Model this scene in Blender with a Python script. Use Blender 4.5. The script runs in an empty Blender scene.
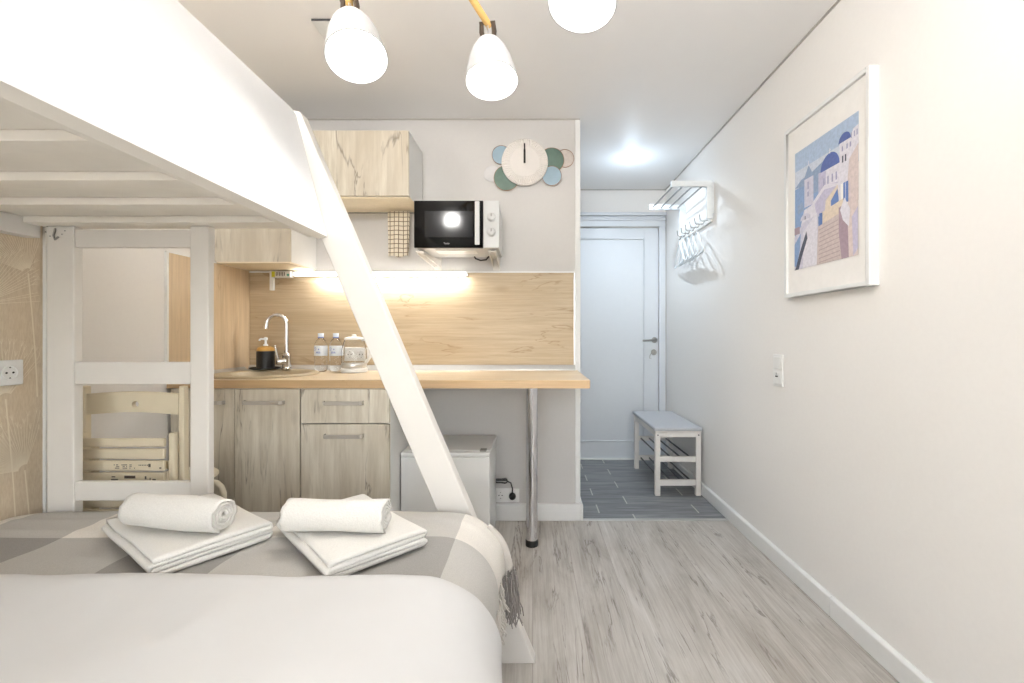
import bpy, bmesh, math, random
from mathutils import Vector, Matrix
random.seed(7)
S = bpy.context.scene
C = S.collection
PI = math.pi
H = 2.40          # ceiling
XL, XR = -1.70, 1.185
YK = 2.695        # kitchen wall
YD = 4.00         # entrance door wall
YR = -1.75        # wall behind the camera
XP = 0.284        # end of the kitchen partition

# ------------------------------------------------------------------ materials
def newmat(name):
    m = bpy.data.materials.new(name); m.use_nodes = True
    nt = m.node_tree; nt.nodes.clear()
    o = nt.nodes.new('ShaderNodeOutputMaterial'); b = nt.nodes.new('ShaderNodeBsdfPrincipled')
    nt.links.new(b.outputs[0], o.inputs[0])
    return m, nt, b
def N(nt, t, **k):
    n = nt.nodes.new(t)
    for a, v in k.items(): setattr(n, a, v)
    return n
def lin(c):
    return tuple((x/255/12.92 if x/255 <= .04045 else ((x/255+.055)/1.055)**2.4) for x in c) + (1,)
def ramp(nt, src, stops):
    r = N(nt, 'ShaderNodeValToRGB'); e = r.color_ramp.elements
    while len(e) < len(stops): e.new(.5)
    for i, (p, c) in enumerate(stops):
        e[i].position = p; e[i].color = c if len(c) == 4 else c + (1,)
    nt.links.new(src, r.inputs[0]); return r
def coords(nt, scale=(1,1,1), rot=(0,0,0), src='Object', loc=(0,0,0)):
    tc = N(nt, 'ShaderNodeTexCoord'); mp = N(nt, 'ShaderNodeMapping')
    mp.inputs['Scale'].default_value = scale; mp.inputs['Rotation'].default_value = rot; mp.inputs['Location'].default_value = loc
    nt.links.new(tc.outputs[src], mp.inputs[0]); return mp.outputs[0]
def noise(nt, vec, scale=5, detail=4, rough=.55, dist=0):
    n = N(nt, 'ShaderNodeTexNoise'); n.inputs['Scale'].default_value = scale; n.inputs['Detail'].default_value = detail
    n.inputs['Roughness'].default_value = rough; n.inputs['Distortion'].default_value = dist
    nt.links.new(vec, n.inputs['Vector']); return n
def bump(nt, b, h, strength=.2, dist=.002):
    n = N(nt, 'ShaderNodeBump'); n.inputs['Strength'].default_value = strength; n.inputs['Distance'].default_value = dist
    nt.links.new(h, n.inputs['Height']); nt.links.new(n.outputs[0], b.inputs['Normal'])
def mixc(nt, fac, a, bb, mode='MIX'):
    m = N(nt, 'ShaderNodeMix', data_type='RGBA', blend_type=mode)
    for inp, v in ((m.inputs[0], fac), (m.inputs[6], a), (m.inputs[7], bb)):
        if hasattr(v, 'links') or isinstance(v, bpy.types.NodeSocket): nt.links.new(v, inp)
        else: inp.default_value = v
    return m.outputs[2]
def plain(name, rgb, rough=.5, metal=0, var=.03, nscale=30, bmp=0, spec=.5, coat=0):
    m, nt, b = newmat(name)
    n = noise(nt, coords(nt), nscale, 3)
    c = lin(rgb); d = tuple(x*(1-var) for x in c[:3]) + (1,)
    r = ramp(nt, n.outputs[0], [(.35, d), (.65, c)])
    nt.links.new(r.outputs[0], b.inputs['Base Color'])
    b.inputs['Roughness'].default_value = rough; b.inputs['Metallic'].default_value = metal
    b.inputs['Specular IOR Level'].default_value = spec; b.inputs['Coat Weight'].default_value = coat
    if bmp: bump(nt, b, n.outputs[0], bmp)
    return m
def woodmat(name, base, dark, mid, axis='z', cracks=.5, rough=.45, fine=1.0, knot=.5, seedloc=(0,0,0), gk=.84, cw=.011, cm=.50):
    """grain stretched along one axis, with fine dark cracks and knots"""
    m, nt, b = newmat(name)
    def sc(a, k):
        s = [k, k, k]; s['xyz'.index(axis)] = a; return tuple(s)
    oi = N(nt, 'ShaderNodeObjectInfo')
    def co(s):
        tc = N(nt, 'ShaderNodeTexCoord'); ad = N(nt, 'ShaderNodeVectorMath', operation='ADD')
        mu = N(nt, 'ShaderNodeVectorMath', operation='SCALE'); mu.inputs[0].default_value = (7.3, 3.1, 5.7)
        nt.links.new(oi.outputs['Random'], mu.inputs[3]); nt.links.new(tc.outputs['Object'], ad.inputs[0]); nt.links.new(mu.outputs[0], ad.inputs[1])
        mp = N(nt, 'ShaderNodeMapping'); mp.inputs['Scale'].default_value = s; mp.inputs['Location'].default_value = seedloc
        nt.links.new(ad.outputs[0], mp.inputs[0]); return mp.outputs[0]
    big = noise(nt, co(sc(1.0, 5)), 1.3, 4, .6, .6)
    c1 = ramp(nt, big.outputs[0], [(.35, lin(mid)), (.62, lin(base))])
    gr = noise(nt, co(sc(2.5, 70*fine)), 1.0, 6, .7, .3)
    g = ramp(nt, gr.outputs[0], [(.30, (0,0,0)), (.62, (1,1,1))])
    col = mixc(nt, g.outputs[0], tuple(x*gk for x in lin(mid)[:3])+(1,), c1.outputs[0])
    wv = N(nt, 'ShaderNodeTexNoise'); nt.links.new(co(sc(1.1, 9)), wv.inputs['Vector'])
    wv.inputs['Scale'].default_value = 1.0; wv.inputs['Detail'].default_value = 5; wv.inputs['Distortion'].default_value = .8
    ab = N(nt, 'ShaderNodeMath', operation='SUBTRACT'); nt.links.new(wv.outputs[0], ab.inputs[0]); ab.inputs[1].default_value = .5
    ab2 = N(nt, 'ShaderNodeMath', operation='ABSOLUTE'); nt.links.new(ab.outputs[0], ab2.inputs[0])
    cr = ramp(nt, ab2.outputs[0], [(.0, (1,1,1)), (cw, (0,0,0))])
    msk = noise(nt, co(sc(2.0, 5)), 1.4, 2)
    mr = ramp(nt, msk.outputs[0], [(cm, (0,0,0)), (cm+.1, (1,1,1))])
    mu = N(nt, 'ShaderNodeMath', operation='MULTIPLY'); nt.links.new(cr.outputs[0], mu.inputs[0]); nt.links.new(mr.outputs[0], mu.inputs[1])
    mu2 = N(nt, 'ShaderNodeMath', operation='MULTIPLY'); nt.links.new(mu.outputs[0], mu2.inputs[0]); mu2.inputs[1].default_value = cracks
    col = mixc(nt, mu2.outputs[0], col, lin(dark))
    kv = N(nt, 'ShaderNodeTexVoronoi'); nt.links.new(co(sc(1.6, 3.4)), kv.inputs['Vector']); kv.inputs['Scale'].default_value = 1.3
    kr = ramp(nt, kv.outputs['Distance'], [(.03, (1,1,1)), (.13, (0,0,0))])
    km = N(nt, 'ShaderNodeMath', operation='MULTIPLY'); nt.links.new(kr.outputs[0], km.inputs[0]); km.inputs[1].default_value = knot
    km2 = N(nt, 'ShaderNodeMath', operation='MULTIPLY'); nt.links.new(km.outputs[0], km2.inputs[0]); nt.links.new(gr.outputs[0], km2.inputs[1])
    col = mixc(nt, km2.outputs[0], col, lin(dark))
    nt.links.new(col, b.inputs['Base Color']); b.inputs['Roughness'].default_value = rough
    bump(nt, b, gr.outputs[0], .12, .001)
    return m
M = {}
M['wall'] = plain('wall_paint', (238,235,231), .75, var=.012, nscale=60, bmp=.03)
M['wall_k'] = plain('kitchen_wall_paint', (207,204,201), .75, var=.015, nscale=60, bmp=.03)
M['ceiling'] = plain('satin_ceiling', (242,240,238), .5, var=.006, nscale=8)
M['trimw'] = plain('white_trim', (232,232,230), .45, var=.02)
M['bead'] = plain('grey_bead', (176,172,166), .6)
M['white_paint'] = plain('white_painted_wood', (226,222,216), .42, var=.02, nscale=14, bmp=.04)
M['slat_paint'] = plain('painted_slats', (248,243,234), .5, var=.04, nscale=9, bmp=.05)
M['sheet'] = plain('white_sheet', (226,226,227), .7, var=.01, nscale=40, bmp=.05)
M['door'] = plain('white_door', (216,219,222), .38, var=.01)
M['chrome'] = plain('chrome', (225,225,228), .08, 1, var=.01)
M['steel'] = plain('brushed_steel', (168,166,162), .32, 1, var=.06)
M['handle'] = plain('satin_nickel', (190,184,176), .4, .45)
M['steel_dark'] = plain('dark_steel', (96,96,98), .35, .8)
M['alu'] = plain('aluminium_strip', (205,205,203), .3, .7)
M['black'] = plain('black_plastic', (22,22,23), .4)
M['blackglass'] = plain('black_glass', (5,5,6), .07, spec=.25)
M['white_plastic'] = plain('white_plastic', (238,237,234), .35)
M['silver_plastic'] = plain('silver_plastic', (212,212,211), .38, var=.01)
M['appliance'] = plain('white_enamel', (226,226,224), .3, var=.01)
M['cream'] = plain('cream_painted_wood', (226,214,188), .5, var=.04, nscale=12)
M['bentwood'] = plain('cream_bentwood', (232,222,200), .45)
M['lampwood'] = plain('lamp_pine', (224,182,112), .5, var=.12, nscale=25)
M['lampmetal'] = plain('brown_lamp_metal', (74,62,52), .5, .4)
M['shade'] = plain('white_lamp_shade', (196,197,198), .5, var=.01)
M['duvet'] = plain('white_duvet', (206,205,204), .85, var=.02, nscale=6)
M['mattress'] = plain('white_mattress', (230,226,218), .85)
M['ink'] = plain('grey_print', (92,84,74), .7)
M['inkblack'] = plain('black_print', (40,36,32), .7)
M['granite'] = plain('beige_granite', (188,172,142), .4, var=.25, nscale=400)
M['bamboo'] = plain('bamboo', (206,160,84), .45, var=.12, nscale=30)
M['cork'] = plain('paleboard', (236,222,196), .55, var=.05)
M['capblue'] = plain('bottle_cap', (216,226,240), .4)
M['label'] = plain('bottle_label', (232,238,244), .5)
M['labelblue'] = plain('label_blue', (84,112,190), .5)
M['blue_disc'] = plain('blue_disc', (154,178,192), .5, var=.08, nscale=20)
M['teal_disc'] = plain('teal_disc', (104,128,116), .5, var=.15, nscale=20)
M['pink_disc'] = plain('pinkish_disc', (204,194,186), .55, var=.1, nscale=60)
M['pale_disc'] = plain('pale_disc', (214,212,212), .55, var=.05)
M['copper'] = plain('copper_rim', (150,112,84), .4, .4)
M['clockface'] = plain('ribbed_clock_face', (226,220,214), .55, var=.02)
M['mat'] = plain('picture_mat', (240,237,233), .7)
M['ylabel'] = plain('yellow_label', (214,208,60), .5)
M['glabel'] = plain('green_label', (80,180,160), .5)
M['hanger'] = plain('hanger_plastic', (236,240,242), .35)
M['socket_in'] = plain('socket_recess', (196,194,190), .5)
M['tray'] = plain('black_tray', (18,18,18), .35)

m, nt, b = newmat('clear_plastic'); b.inputs['Base Color'].default_value = (.97,.98,.99,1)
b.inputs['Transmission Weight'].default_value = 1; b.inputs['Roughness'].default_value = .03; b.inputs['IOR'].default_value = 1.30; M['clear'] = m
n_ = noise(nt, coords(nt), 60, 2); bump(nt, b, n_.outputs[0], .05)
m, nt, b = newmat('window_glass'); b.inputs['Base Color'].default_value = (1,1,1,1); b.inputs['Transmission Weight'].default_value = 1
b.inputs['Roughness'].default_value = 0; b.inputs['IOR'].default_value = 1.02; M['glass'] = m

def emis(name, rgb, st):
    m, nt, b = newmat(name); b.inputs['Emission Color'].default_value = lin(rgb); b.inputs['Emission Strength'].default_value = st
    b.inputs['Base Color'].default_value = (.9,.9,.9,1); return m
M['bulb'] = emis('glowing_bulb', (255,250,240), 7)
M['led'] = emis('led_strip_light', (255,250,242), 9)
M['spot'] = emis('hall_spot_light', (240,246,255), 12)

# laminate floor, planks run along Y
m, nt, b = newmat('grey_oak_laminate')
def planks(nt, w, l, rotz, mortar, off=.37):
    v = coords(nt, (1,1,1), (0,0,rotz))
    br = N(nt, 'ShaderNodeTexBrick'); br.offset = off; nt.links.new(v, br.inputs['Vector'])
    br.inputs['Color1'].default_value = (0,0,0,1); br.inputs['Color2'].default_value = (1,1,1,1); br.inputs['Mortar'].default_value = (.5,.5,.5,1)
    br.inputs['Scale'].default_value = 1; br.inputs['Mortar Size'].default_value = mortar; br.inputs['Mortar Smooth'].default_value = 0
    br.inputs['Brick Width'].default_value = l; br.inputs['Row Height'].default_value = w; br.inputs['Bias'].default_value = 0
    return v, br
v, br = planks(nt, .193, 9.0, PI/2, .0008, .43)
def offs(vec, col, k=9):
    sc = N(nt, 'ShaderNodeVectorMath', operation='SCALE'); sc.inputs[3].default_value = k; nt.links.new(col, sc.inputs[0])
    ad = N(nt, 'ShaderNodeVectorMath', operation='ADD'); nt.links.new(vec, ad.inputs[0]); nt.links.new(sc.outputs[0], ad.inputs[1]); return ad.outputs[0]
def remap(vec, s):
    mp = N(nt, 'ShaderNodeMapping'); mp.inputs['Scale'].default_value = s; nt.links.new(vec, mp.inputs[0]); return mp.outputs[0]
vo = offs(v, br.outputs['Color'])
bigp = noise(nt, remap(vo, (1.2, 6, 1)), 1.4, 5, .65, .8)
c1 = ramp(nt, bigp.outputs[0], [(.3, lin((168,161,153))), (.5, lin((190,185,178))), (.7, lin((205,201,196)))])
gr = noise(nt, remap(vo, (3.0, 85, 1)), 1, 7, .72, .4)
gg = ramp(nt, gr.outputs[0], [(.3, (.74,.72,.70)), (.62, (1,1,1))])
col = mixc(nt, 1.0, c1.outputs[0], gg.outputs[0], 'MULTIPLY')
cn = noise(nt, remap(vo, (1.1, 13, 1)), 1.1, 6, .6, .55)
s1 = N(nt, 'ShaderNodeMath', operation='SUBTRACT'); nt.links.new(cn.outputs[0], s1.inputs[0]); s1.inputs[1].default_value = .5
s2 = N(nt, 'ShaderNodeMath', operation='ABSOLUTE'); nt.links.new(s1.outputs[0], s2.inputs[0])
cr = ramp(nt, s2.outputs[0], [(0, (1,1,1)), (.02, (0,0,0))])
mk = noise(nt, remap(vo, (2.2, 6, 1)), 1.7, 3); mr = ramp(nt, mk.outputs[0], [(.44, (0,0,0)), (.58, (1,1,1))])
mm = N(nt, 'ShaderNodeMath', operation='MULTIPLY'); nt.links.new(cr.outputs[0], mm.inputs[0]); nt.links.new(mr.outputs[0], mm.inputs[1])
m3 = N(nt, 'ShaderNodeMath', operation='MULTIPLY'); nt.links.new(mm.outputs[0], m3.inputs[0]); m3.inputs[1].default_value = .85
col = mixc(nt, m3.outputs[0], col, lin((112,102,94)))
tone = ramp(nt, br.outputs['Color'], [(0, (.94,.935,.93)), (1, (1.0,1.0,1.0))])
col = mixc(nt, 1.0, col, tone.outputs[0], 'MULTIPLY')
col = mixc(nt, br.outputs['Fac'], col, lin((146,138,130)))
nt.links.new(col, b.inputs['Base Color']); b.inputs['Roughness'].default_value = .42; bump(nt, b, gr.outputs[0], .1, .001)
M['laminate'] = m
# hall tile, planks run along X
m, nt, b = newmat('slate_plank_tile')
v, br = planks(nt, .155, .62, 0, .004, .33)
vo = offs(v, br.outputs['Color'])
g1 = noise(nt, remap(vo, (2.2, 26, 1)), 1.2, 6, .7, .5)
c1 = ramp(nt, g1.outputs[0], [(.3, lin((96,98,101))), (.5, lin((132,134,137))), (.7, lin((158,159,160)))])
tone = ramp(nt, br.outputs['Color'], [(0, (.86,.87,.88)), (1, (1.0,1.0,1.0))])
col = mixc(nt, 1.0, c1.outputs[0], tone.outputs[0], 'MULTIPLY')
# only the short joints are filled with pale grout: the long joints are dark and tight
v2, br2 = planks(nt, .155, .62, 0, .0015, .33)
gr_long = mixc(nt, br.outputs['Fac'], col, lin((118,120,122)))
sep = N(nt, 'ShaderNodeSeparateXYZ'); nt.links.new(v, sep.inputs[0])
dv = N(nt, 'ShaderNodeMath', operation='DIVIDE'); nt.links.new(sep.outputs[1], dv.inputs[0]); dv.inputs[1].default_value = .155
fr = N(nt, 'ShaderNodeMath', operation='FRACT'); nt.links.new(dv.outputs[0], fr.inputs[0])
pp = N(nt, 'ShaderNodeMath', operation='SUBTRACT'); nt.links.new(fr.outputs[0], pp.inputs[0]); pp.inputs[1].default_value = .5
pa = N(nt, 'ShaderNodeMath', operation='ABSOLUTE'); nt.links.new(pp.outputs[0], pa.inputs[0])
lt = N(nt, 'ShaderNodeMath', operation='LESS_THAN'); nt.links.new(pa.outputs[0], lt.inputs[0]); lt.inputs[1].default_value = .45
gm = N(nt, 'ShaderNodeMath', operation='MULTIPLY'); nt.links.new(lt.outputs[0], gm.inputs[0]); nt.links.new(br.outputs['Fac'], gm.inputs[1])
col = mixc(nt, gm.outputs[0], gr_long, lin((196,196,190)))
nt.links.new(col, b.inputs['Base Color']); b.inputs['Roughness'].default_value = .38
M['tile'] = m
M['oak_h'] = woodmat('oak_panel_across', (200,182,154), (138,109,74), (188,167,136), 'x', .55, .45, 1.0, .5)
M['oak_v'] = woodmat('oak_panel_upright', (224,202,170), (160,128,90), (212,188,154), 'z', .35, .45, 1.0, .4)
M['oak_top'] = woodmat('oak_worktop', (230,212,184), (190,156,116), (220,198,166), 'x', .3, .4, 1.0, .2)
M['oak_edge'] = woodmat('oak_worktop_edge', (214,182,142), (170,134,92), (202,170,128), 'x', .3, .45, 1.0, .2)
M['pale_v'] = woodmat('bleached_oak_upright', (224,217,202), (92,76,60), (200,189,170), 'z', .62, .5, .5, .8, (0,0,3), .93, .014, .47)
M['cabside'] = plain('cabinet_carcass', (226,226,224), .5, var=.01)
# wallpaper
m, nt, b = newmat('beige_wallpaper'); n = noise(nt, coords(nt, (1, 1, .2)), 260, 4)
r = ramp(nt, n.outputs[0], [(.35, lin((204,186,160))), (.65, lin((216,200,176)))]); nt.links.new(r.outputs[0], b.inputs['Base Color']); b.inputs['Roughness'].default_value = .8
M['paper'] = m
M['paperline'] = plain('wallpaper_line', (234,222,200), .7)
# picture prints
ART = {k: plain('print_'+k, c, .55, var=.15, nscale=75) for k, c in dict(
    sky=(176,194,218), haze=(206,212,224), sea=(138,164,204), head=(146,164,194), dome=(88,106,168), white=(226,222,230),
    lav=(196,190,212), shade=(166,166,194), pink=(218,202,198), sand=(224,208,188), door=(98,126,184), stair=(206,190,186),
    stairs=(182,164,162), plum=(168,146,156), deep=(78,80,96), wall=(210,206,220)).items()}
# terry / woven
def cloth(name, rgb, scale=350, bmp=.5, rough=.95, var=.08):
    m, nt, b = newmat(name); n = noise(nt, coords(nt), scale, 2)
    c = lin(rgb); r = ramp(nt, n.outputs[0], [(.3, tuple(x*(1-var) for x in c[:3])+(1,)), (.7, c)])
    nt.links.new(r.outputs[0], b.inputs['Base Color']); b.inputs['Roughness'].default_value = rough; bump(nt, b, n.outputs[0], bmp, .003)
    b.inputs['Sheen Weight'].default_value = .2
    return m
M['terry'] = cloth('white_terry', (228,225,219), 260, .55)
M['fringe_d'] = cloth('dark_fringe', (140,134,130), 300, .3)
M['fringe_l'] = cloth('pale_fringe', (206,200,192), 300, .3)
# check throw, uses its UV map (metres along the cloth)
m, nt, b = newmat('checked_throw')
uv = N(nt, 'ShaderNodeUVMap'); uv.uv_map = 'cloth'
sp = N(nt, 'ShaderNodeSeparateXYZ'); nt.links.new(uv.outputs[0], sp.inputs[0])
def stripe(o, off, w=.28):
    a = N(nt, 'ShaderNodeMath', operation='ADD'); nt.links.new(o, a.inputs[0]); a.inputs[1].default_value = off
    d = N(nt, 'ShaderNodeMath', operation='DIVIDE'); nt.links.new(a.outputs[0], d.inputs[0]); d.inputs[1].default_value = 2*w
    f = N(nt, 'ShaderNodeMath', operation='FRACT'); nt.links.new(d.outputs[0], f.inputs[0])
    l = N(nt, 'ShaderNodeMath', operation='LESS_THAN'); nt.links.new(f.outputs[0], l.inputs[0]); l.inputs[1].default_value = .5
    return l.outputs[0]
# columns: grey between -.50 and -.22 ; rows: grey between 1.00 and 1.28
sx = stripe(sp.outputs[0], 5.6+.50); sy = stripe(sp.outputs[1], 5.6-1.00)
ad = N(nt, 'ShaderNodeMath', operation='ADD'); nt.links.new(sx, ad.inputs[0]); nt.links.new(sy, ad.inputs[1])
hf = N(nt, 'ShaderNodeMath', operation='MULTIPLY'); nt.links.new(ad.outputs[0], hf.inputs[0]); hf.inputs[1].default_value = .5
rr = ramp(nt, hf.outputs[0], [(0, lin((226,221,213))), (.5, lin((188,185,180))), (1, lin((154,151,147)))])
rr.color_ramp.interpolation = 'CONSTANT'; rr.color_ramp.elements[1].position = .4; rr.color_ramp.elements[2].position = .9
wn = noise(nt, coords(nt), 420, 2); wr = ramp(nt, wn.outputs[0], [(.3, (.86,.86,.86)), (.7, (1.04,1.04,1.04))])
col = mixc(nt, 1.0, rr.outputs[0], wr.outputs[0], 'MULTIPLY')
nt.links.new(col, b.inputs['Base Color']); b.inputs['Roughness'].default_value = .95; bump(nt, b, wn.outputs[0], .4, .002)
M['throw'] = m
# tea towel windowpane check
m, nt, b = newmat('checked_tea_towel')
v = coords(nt); sp = N(nt, 'ShaderNodeSeparateXYZ'); nt.links.new(v, sp.inputs[0])
def thin(o, w, t):
    d = N(nt, 'ShaderNodeMath', operation='DIVIDE'); nt.links.new(o, d.inputs[0]); d.inputs[1].default_value = w
    f = N(nt, 'ShaderNodeMath', operation='FRACT'); nt.links.new(d.outputs[0], f.inputs[0])
    l = N(nt, 'ShaderNodeMath', operation='LESS_THAN'); nt.links.new(f.outputs[0], l.inputs[0]); l.inputs[1].default_value = t
    return l.outputs[0]
mx = N(nt, 'ShaderNodeMath', operation='MAXIMUM'); nt.links.new(thin(sp.outputs[0], .026, .16), mx.inputs[0]); nt.links.new(thin(sp.outputs[2], .026, .16), mx.inputs[1])
nt.links.new(mixc(nt, mx.outputs[0], lin((228,218,200)), lin((120,104,84))), b.inputs['Base Color']); b.inputs['Roughness'].default_value = .9
M['tea'] = m
M['cushion'] = cloth('grey_felt', (186,188,192), 300, .3)

# ------------------------------------------------------------------ mesh helpers
ORG = {}
def setp(o, label=None, cat=None, group=None, kind=None):
    if label: o['label'] = label
    if cat: o['category'] = cat
    if group: o['group'] = group
    if kind: o['kind'] = kind
    return o
def thing(name, loc, label, cat, group=None):
    o = bpy.data.objects.new(name, None); C.objects.link(o); o.location = loc; o.empty_display_size = .05
    ORG[o.name] = Vector(loc); return setp(o, label, cat, group)
class MB:
    """collects shapes given in world coordinates"""
    def __init__(s): s.v = []; s.f = []; s.mi = []; s.sm = []
    def add(s, vs, fs, mi=0, smooth=False):
        k = len(s.v); s.v += [Vector(p) for p in vs]
        for f in fs: s.f.append([i+k for i in f]); s.mi.append(mi); s.sm.append(smooth)
        return s
    def box(s, x0, x1, y0, y1, z0, z1, mi=0, mat=None):
        vs = [Vector((x, y, z)) for z in (z0, z1) for y in (y0, y1) for x in (x0, x1)]
        if mat is not None: vs = [mat @ p for p in vs]
        return s.add(vs, [(0,2,3,1), (4,5,7,6), (0,1,5,4), (2,6,7,3), (0,4,6,2), (1,3,7,5)], mi)
    def tube(s, pts, r, n=10, mi=0, smooth=True, closed=False, cap=True):
        pts = [Vector(p) for p in pts]; L = len(pts)
        rs = r if isinstance(r, (list, tuple)) else [r]*L
        rings = []; prev = None
        for i, p in enumerate(pts):
            a = pts[(i-1) % L] if (closed or i > 0) else p; c = pts[(i+1) % L] if (closed or i < L-1) else p
            t = (c-a).normalized()
            if prev is None:
                u = t.orthogonal().normalized()
            else:
                u = (prev - t*prev.dot(t)); u = u.normalized() if u.length > 1e-6 else t.orthogonal().normalized()
            prev = u; w = t.cross(u)
            rings.append([p + (u*math.cos(2*PI*j/n) + w*math.sin(2*PI*j/n))*rs[i] for j in range(n)])
        vs = [q for rg in rings for q in rg]; fs = []
        for i in range(L if closed else L-1):
            for j in range(n):
                i2 = (i+1) % L
                fs.append((i*n+j, i*n+(j+1) % n, i2*n+(j+1) % n, i2*n+j))
        if not closed and cap: fs += [tuple(range(n))[::-1], tuple((L-1)*n+j for j in range(n))]
        return s.add(vs, fs, mi, smooth)
    def lathe(s, prof, c=(0,0,0), axis=(0,0,1), n=32, mi=0, smooth=True, close=True):
        ax = Vector(axis).normalized(); u = ax.orthogonal().normalized(); w = ax.cross(u); c = Vector(c)
        vs = [c + ax*h + (u*math.cos(2*PI*j/n) + w*math.sin(2*PI*j/n))*r for (r, h) in prof for j in range(n)]
        fs = []
        for i in range(len(prof)-1):
            for j in range(n): fs.append((i*n+j, i*n+(j+1) % n, (i+1)*n+(j+1) % n, (i+1)*n+j))
        if close:
            if prof[0][0] > 1e-6: fs.append(tuple(range(n))[::-1])
            if prof[-1][0] > 1e-6: fs.append(tuple((len(prof)-1)*n+j for j in range(n)))
        return s.add(vs, fs, mi, smooth)
    def prism(s, poly, d, mi=0, smooth=False):
        """poly: list of 3D points, d: extrusion vector"""
        d = Vector(d); n = len(poly); vs = [Vector(p) for p in poly] + [Vector(p)+d for p in poly]
        fs = [tuple(range(n)), tuple(range(2*n-1, n-1, -1))] + [(i, i+n, (i+1) % n + n, (i+1) % n) for i in range(n)]
        return s.add(vs, fs, mi, smooth)
    def build(s, name, mats, parent=None, bevel=0, seg=2, angle=.6, sub=0):
        org = Vector((0,0,0)); p = parent
        while p is not None:
            org = ORG.get(p.name, org) if p.name in ORG else org; p = p.parent
        me = bpy.data.meshes.new(name); me.from_pydata([tuple(q-org) for q in s.v], [], s.f)
        for m_ in (mats if isinstance(mats, list) else [mats]): me.materials.append(m_)
        me.polygons.foreach_set('material_index', s.mi); me.polygons.foreach_set('use_smooth', s.sm)
        bm = bmesh.new(); bm.from_mesh(me); bmesh.ops.remove_doubles(bm, verts=bm.verts, dist=1e-6)
        bmesh.ops.recalc_face_normals(bm, faces=bm.faces)
        for e in bm.edges:
            if len(e.link_faces) == 2 and e.calc_face_angle(0) > .75: e.smooth = False
        bm.to_mesh(me); bm.free()
        o = bpy.data.objects.new(name, me); C.objects.link(o)
        if parent is not None: o.parent = parent
        if bevel:
            bv = o.modifiers.new('bevel', 'BEVEL'); bv.width = bevel; bv.segments = seg; bv.limit_method = 'ANGLE'; bv.angle_limit = angle
            for f in me.polygons: f.use_smooth = True
            wn = o.modifiers.new('wn', 'WEIGHTED_NORMAL'); wn.keep_sharp = True
        if sub:
            sb = o.modifiers.new('sub', 'SUBSURF'); sb.levels = sub; sb.render_levels = sub
        return o
def solo(mb, name, mats, label, cat, group=None, **k):
    """a thing that is one mesh: origin moved to its own base"""
    xs = [p.x for p in mb.v]; ys = [p.y for p in mb.v]; zs = [p.z for p in mb.v]
    org = Vector(((min(xs)+max(xs))/2, (min(ys)+max(ys))/2, min(zs)))
    for i in range(len(mb.v)): mb.v[i] = mb.v[i]-org
    o = mb.build(name, mats, None, **k); o.location = org; ORG[o.name] = org
    return setp(o, label, cat, group)
def struct(name, mb, mats, **k):
    o = mb.build(name, mats, None, **k); o['kind'] = 'structure'; return o
def copy_tree(o, parent=None):
    c = o.copy(); C.objects.link(c)
    if parent is not None: c.parent = parent
    for ch in list(o.children): copy_tree(ch, c)
    return c
def text_mesh(body, size, mat3, depth=.0006, bold=False):
    """lettering as mesh data in world coordinates (mat3: 4x4 placing XY text plane)"""
    cu = bpy.data.curves.new('t', 'FONT'); cu.body = body; cu.size = size; cu.extrude = depth; cu.align_x = 'CENTER'; cu.align_y = 'CENTER'
    ob = bpy.data.objects.new('t', cu); C.objects.link(ob)
    dg = bpy.context.evaluated_depsgraph_get(); me = bpy.data.meshes.new_from_object(ob.evaluated_get(dg))
    mb = MB(); mb.add([mat3 @ v.co for v in me.vertices], [tuple(p.vertices) for p in me.polygons])
    bpy.data.objects.remove(ob); bpy.data.meshes.remove(me); return mb
def grid(mb, nu, nv, fn, mi=0, thick=None, uvfn=None):
    vs = [fn(i/nu, j/nv) for j in range(nv+1) for i in range(nu+1)]
    fs = [(j*(nu+1)+i, j*(nu+1)+i+1, (j+1)*(nu+1)+i+1, (j+1)*(nu+1)+i) for j in range(nv) for i in range(nu)]
    mb.add(vs, fs, mi, True); return mb

# ------------------------------------------------------------------ room shell
T = .1
struct('floor', MB().box(XL-T, XR+T, YR-T, YK, -.1, 0), M['laminate'])
struct('floor_hall', MB().box(XP-T, XR+T, YK, YD+T, -.1, 0), M['tile'])
struct('trim_threshold', MB().box(XP, XR-.018, YK-.016, YK+.012, -.001, .004), M['alu'], bevel=.0015)
struct('ceiling', MB().box(XL-T, XR+T, YR-T, YD+T, H, H+.1), M['ceiling'])
struct('wall_right', MB().box(XR, XR+T, YR-T, YD+T, 0, H), M['wall'])
struct('wall_left', MB().box(XL-T, XL, YR-T, YK+.06, 0, H), M['wall'])
struct('wall_kitchen', MB().box(XL-T, XP, YK, YD+T, 0, H), M['wall_k'])
# door wall with an opening for the entrance door
DX0, DX1, DZ = .300, 1.125, 2.065
w = MB().box(XP, DX0, YD, YD+T, 0, H).box(DX1, XR, YD, YD+T, 0, H).box(DX0, DX1, YD, YD+T, DZ, H)
struct('wall_hall', w, M['wall'])
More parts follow.
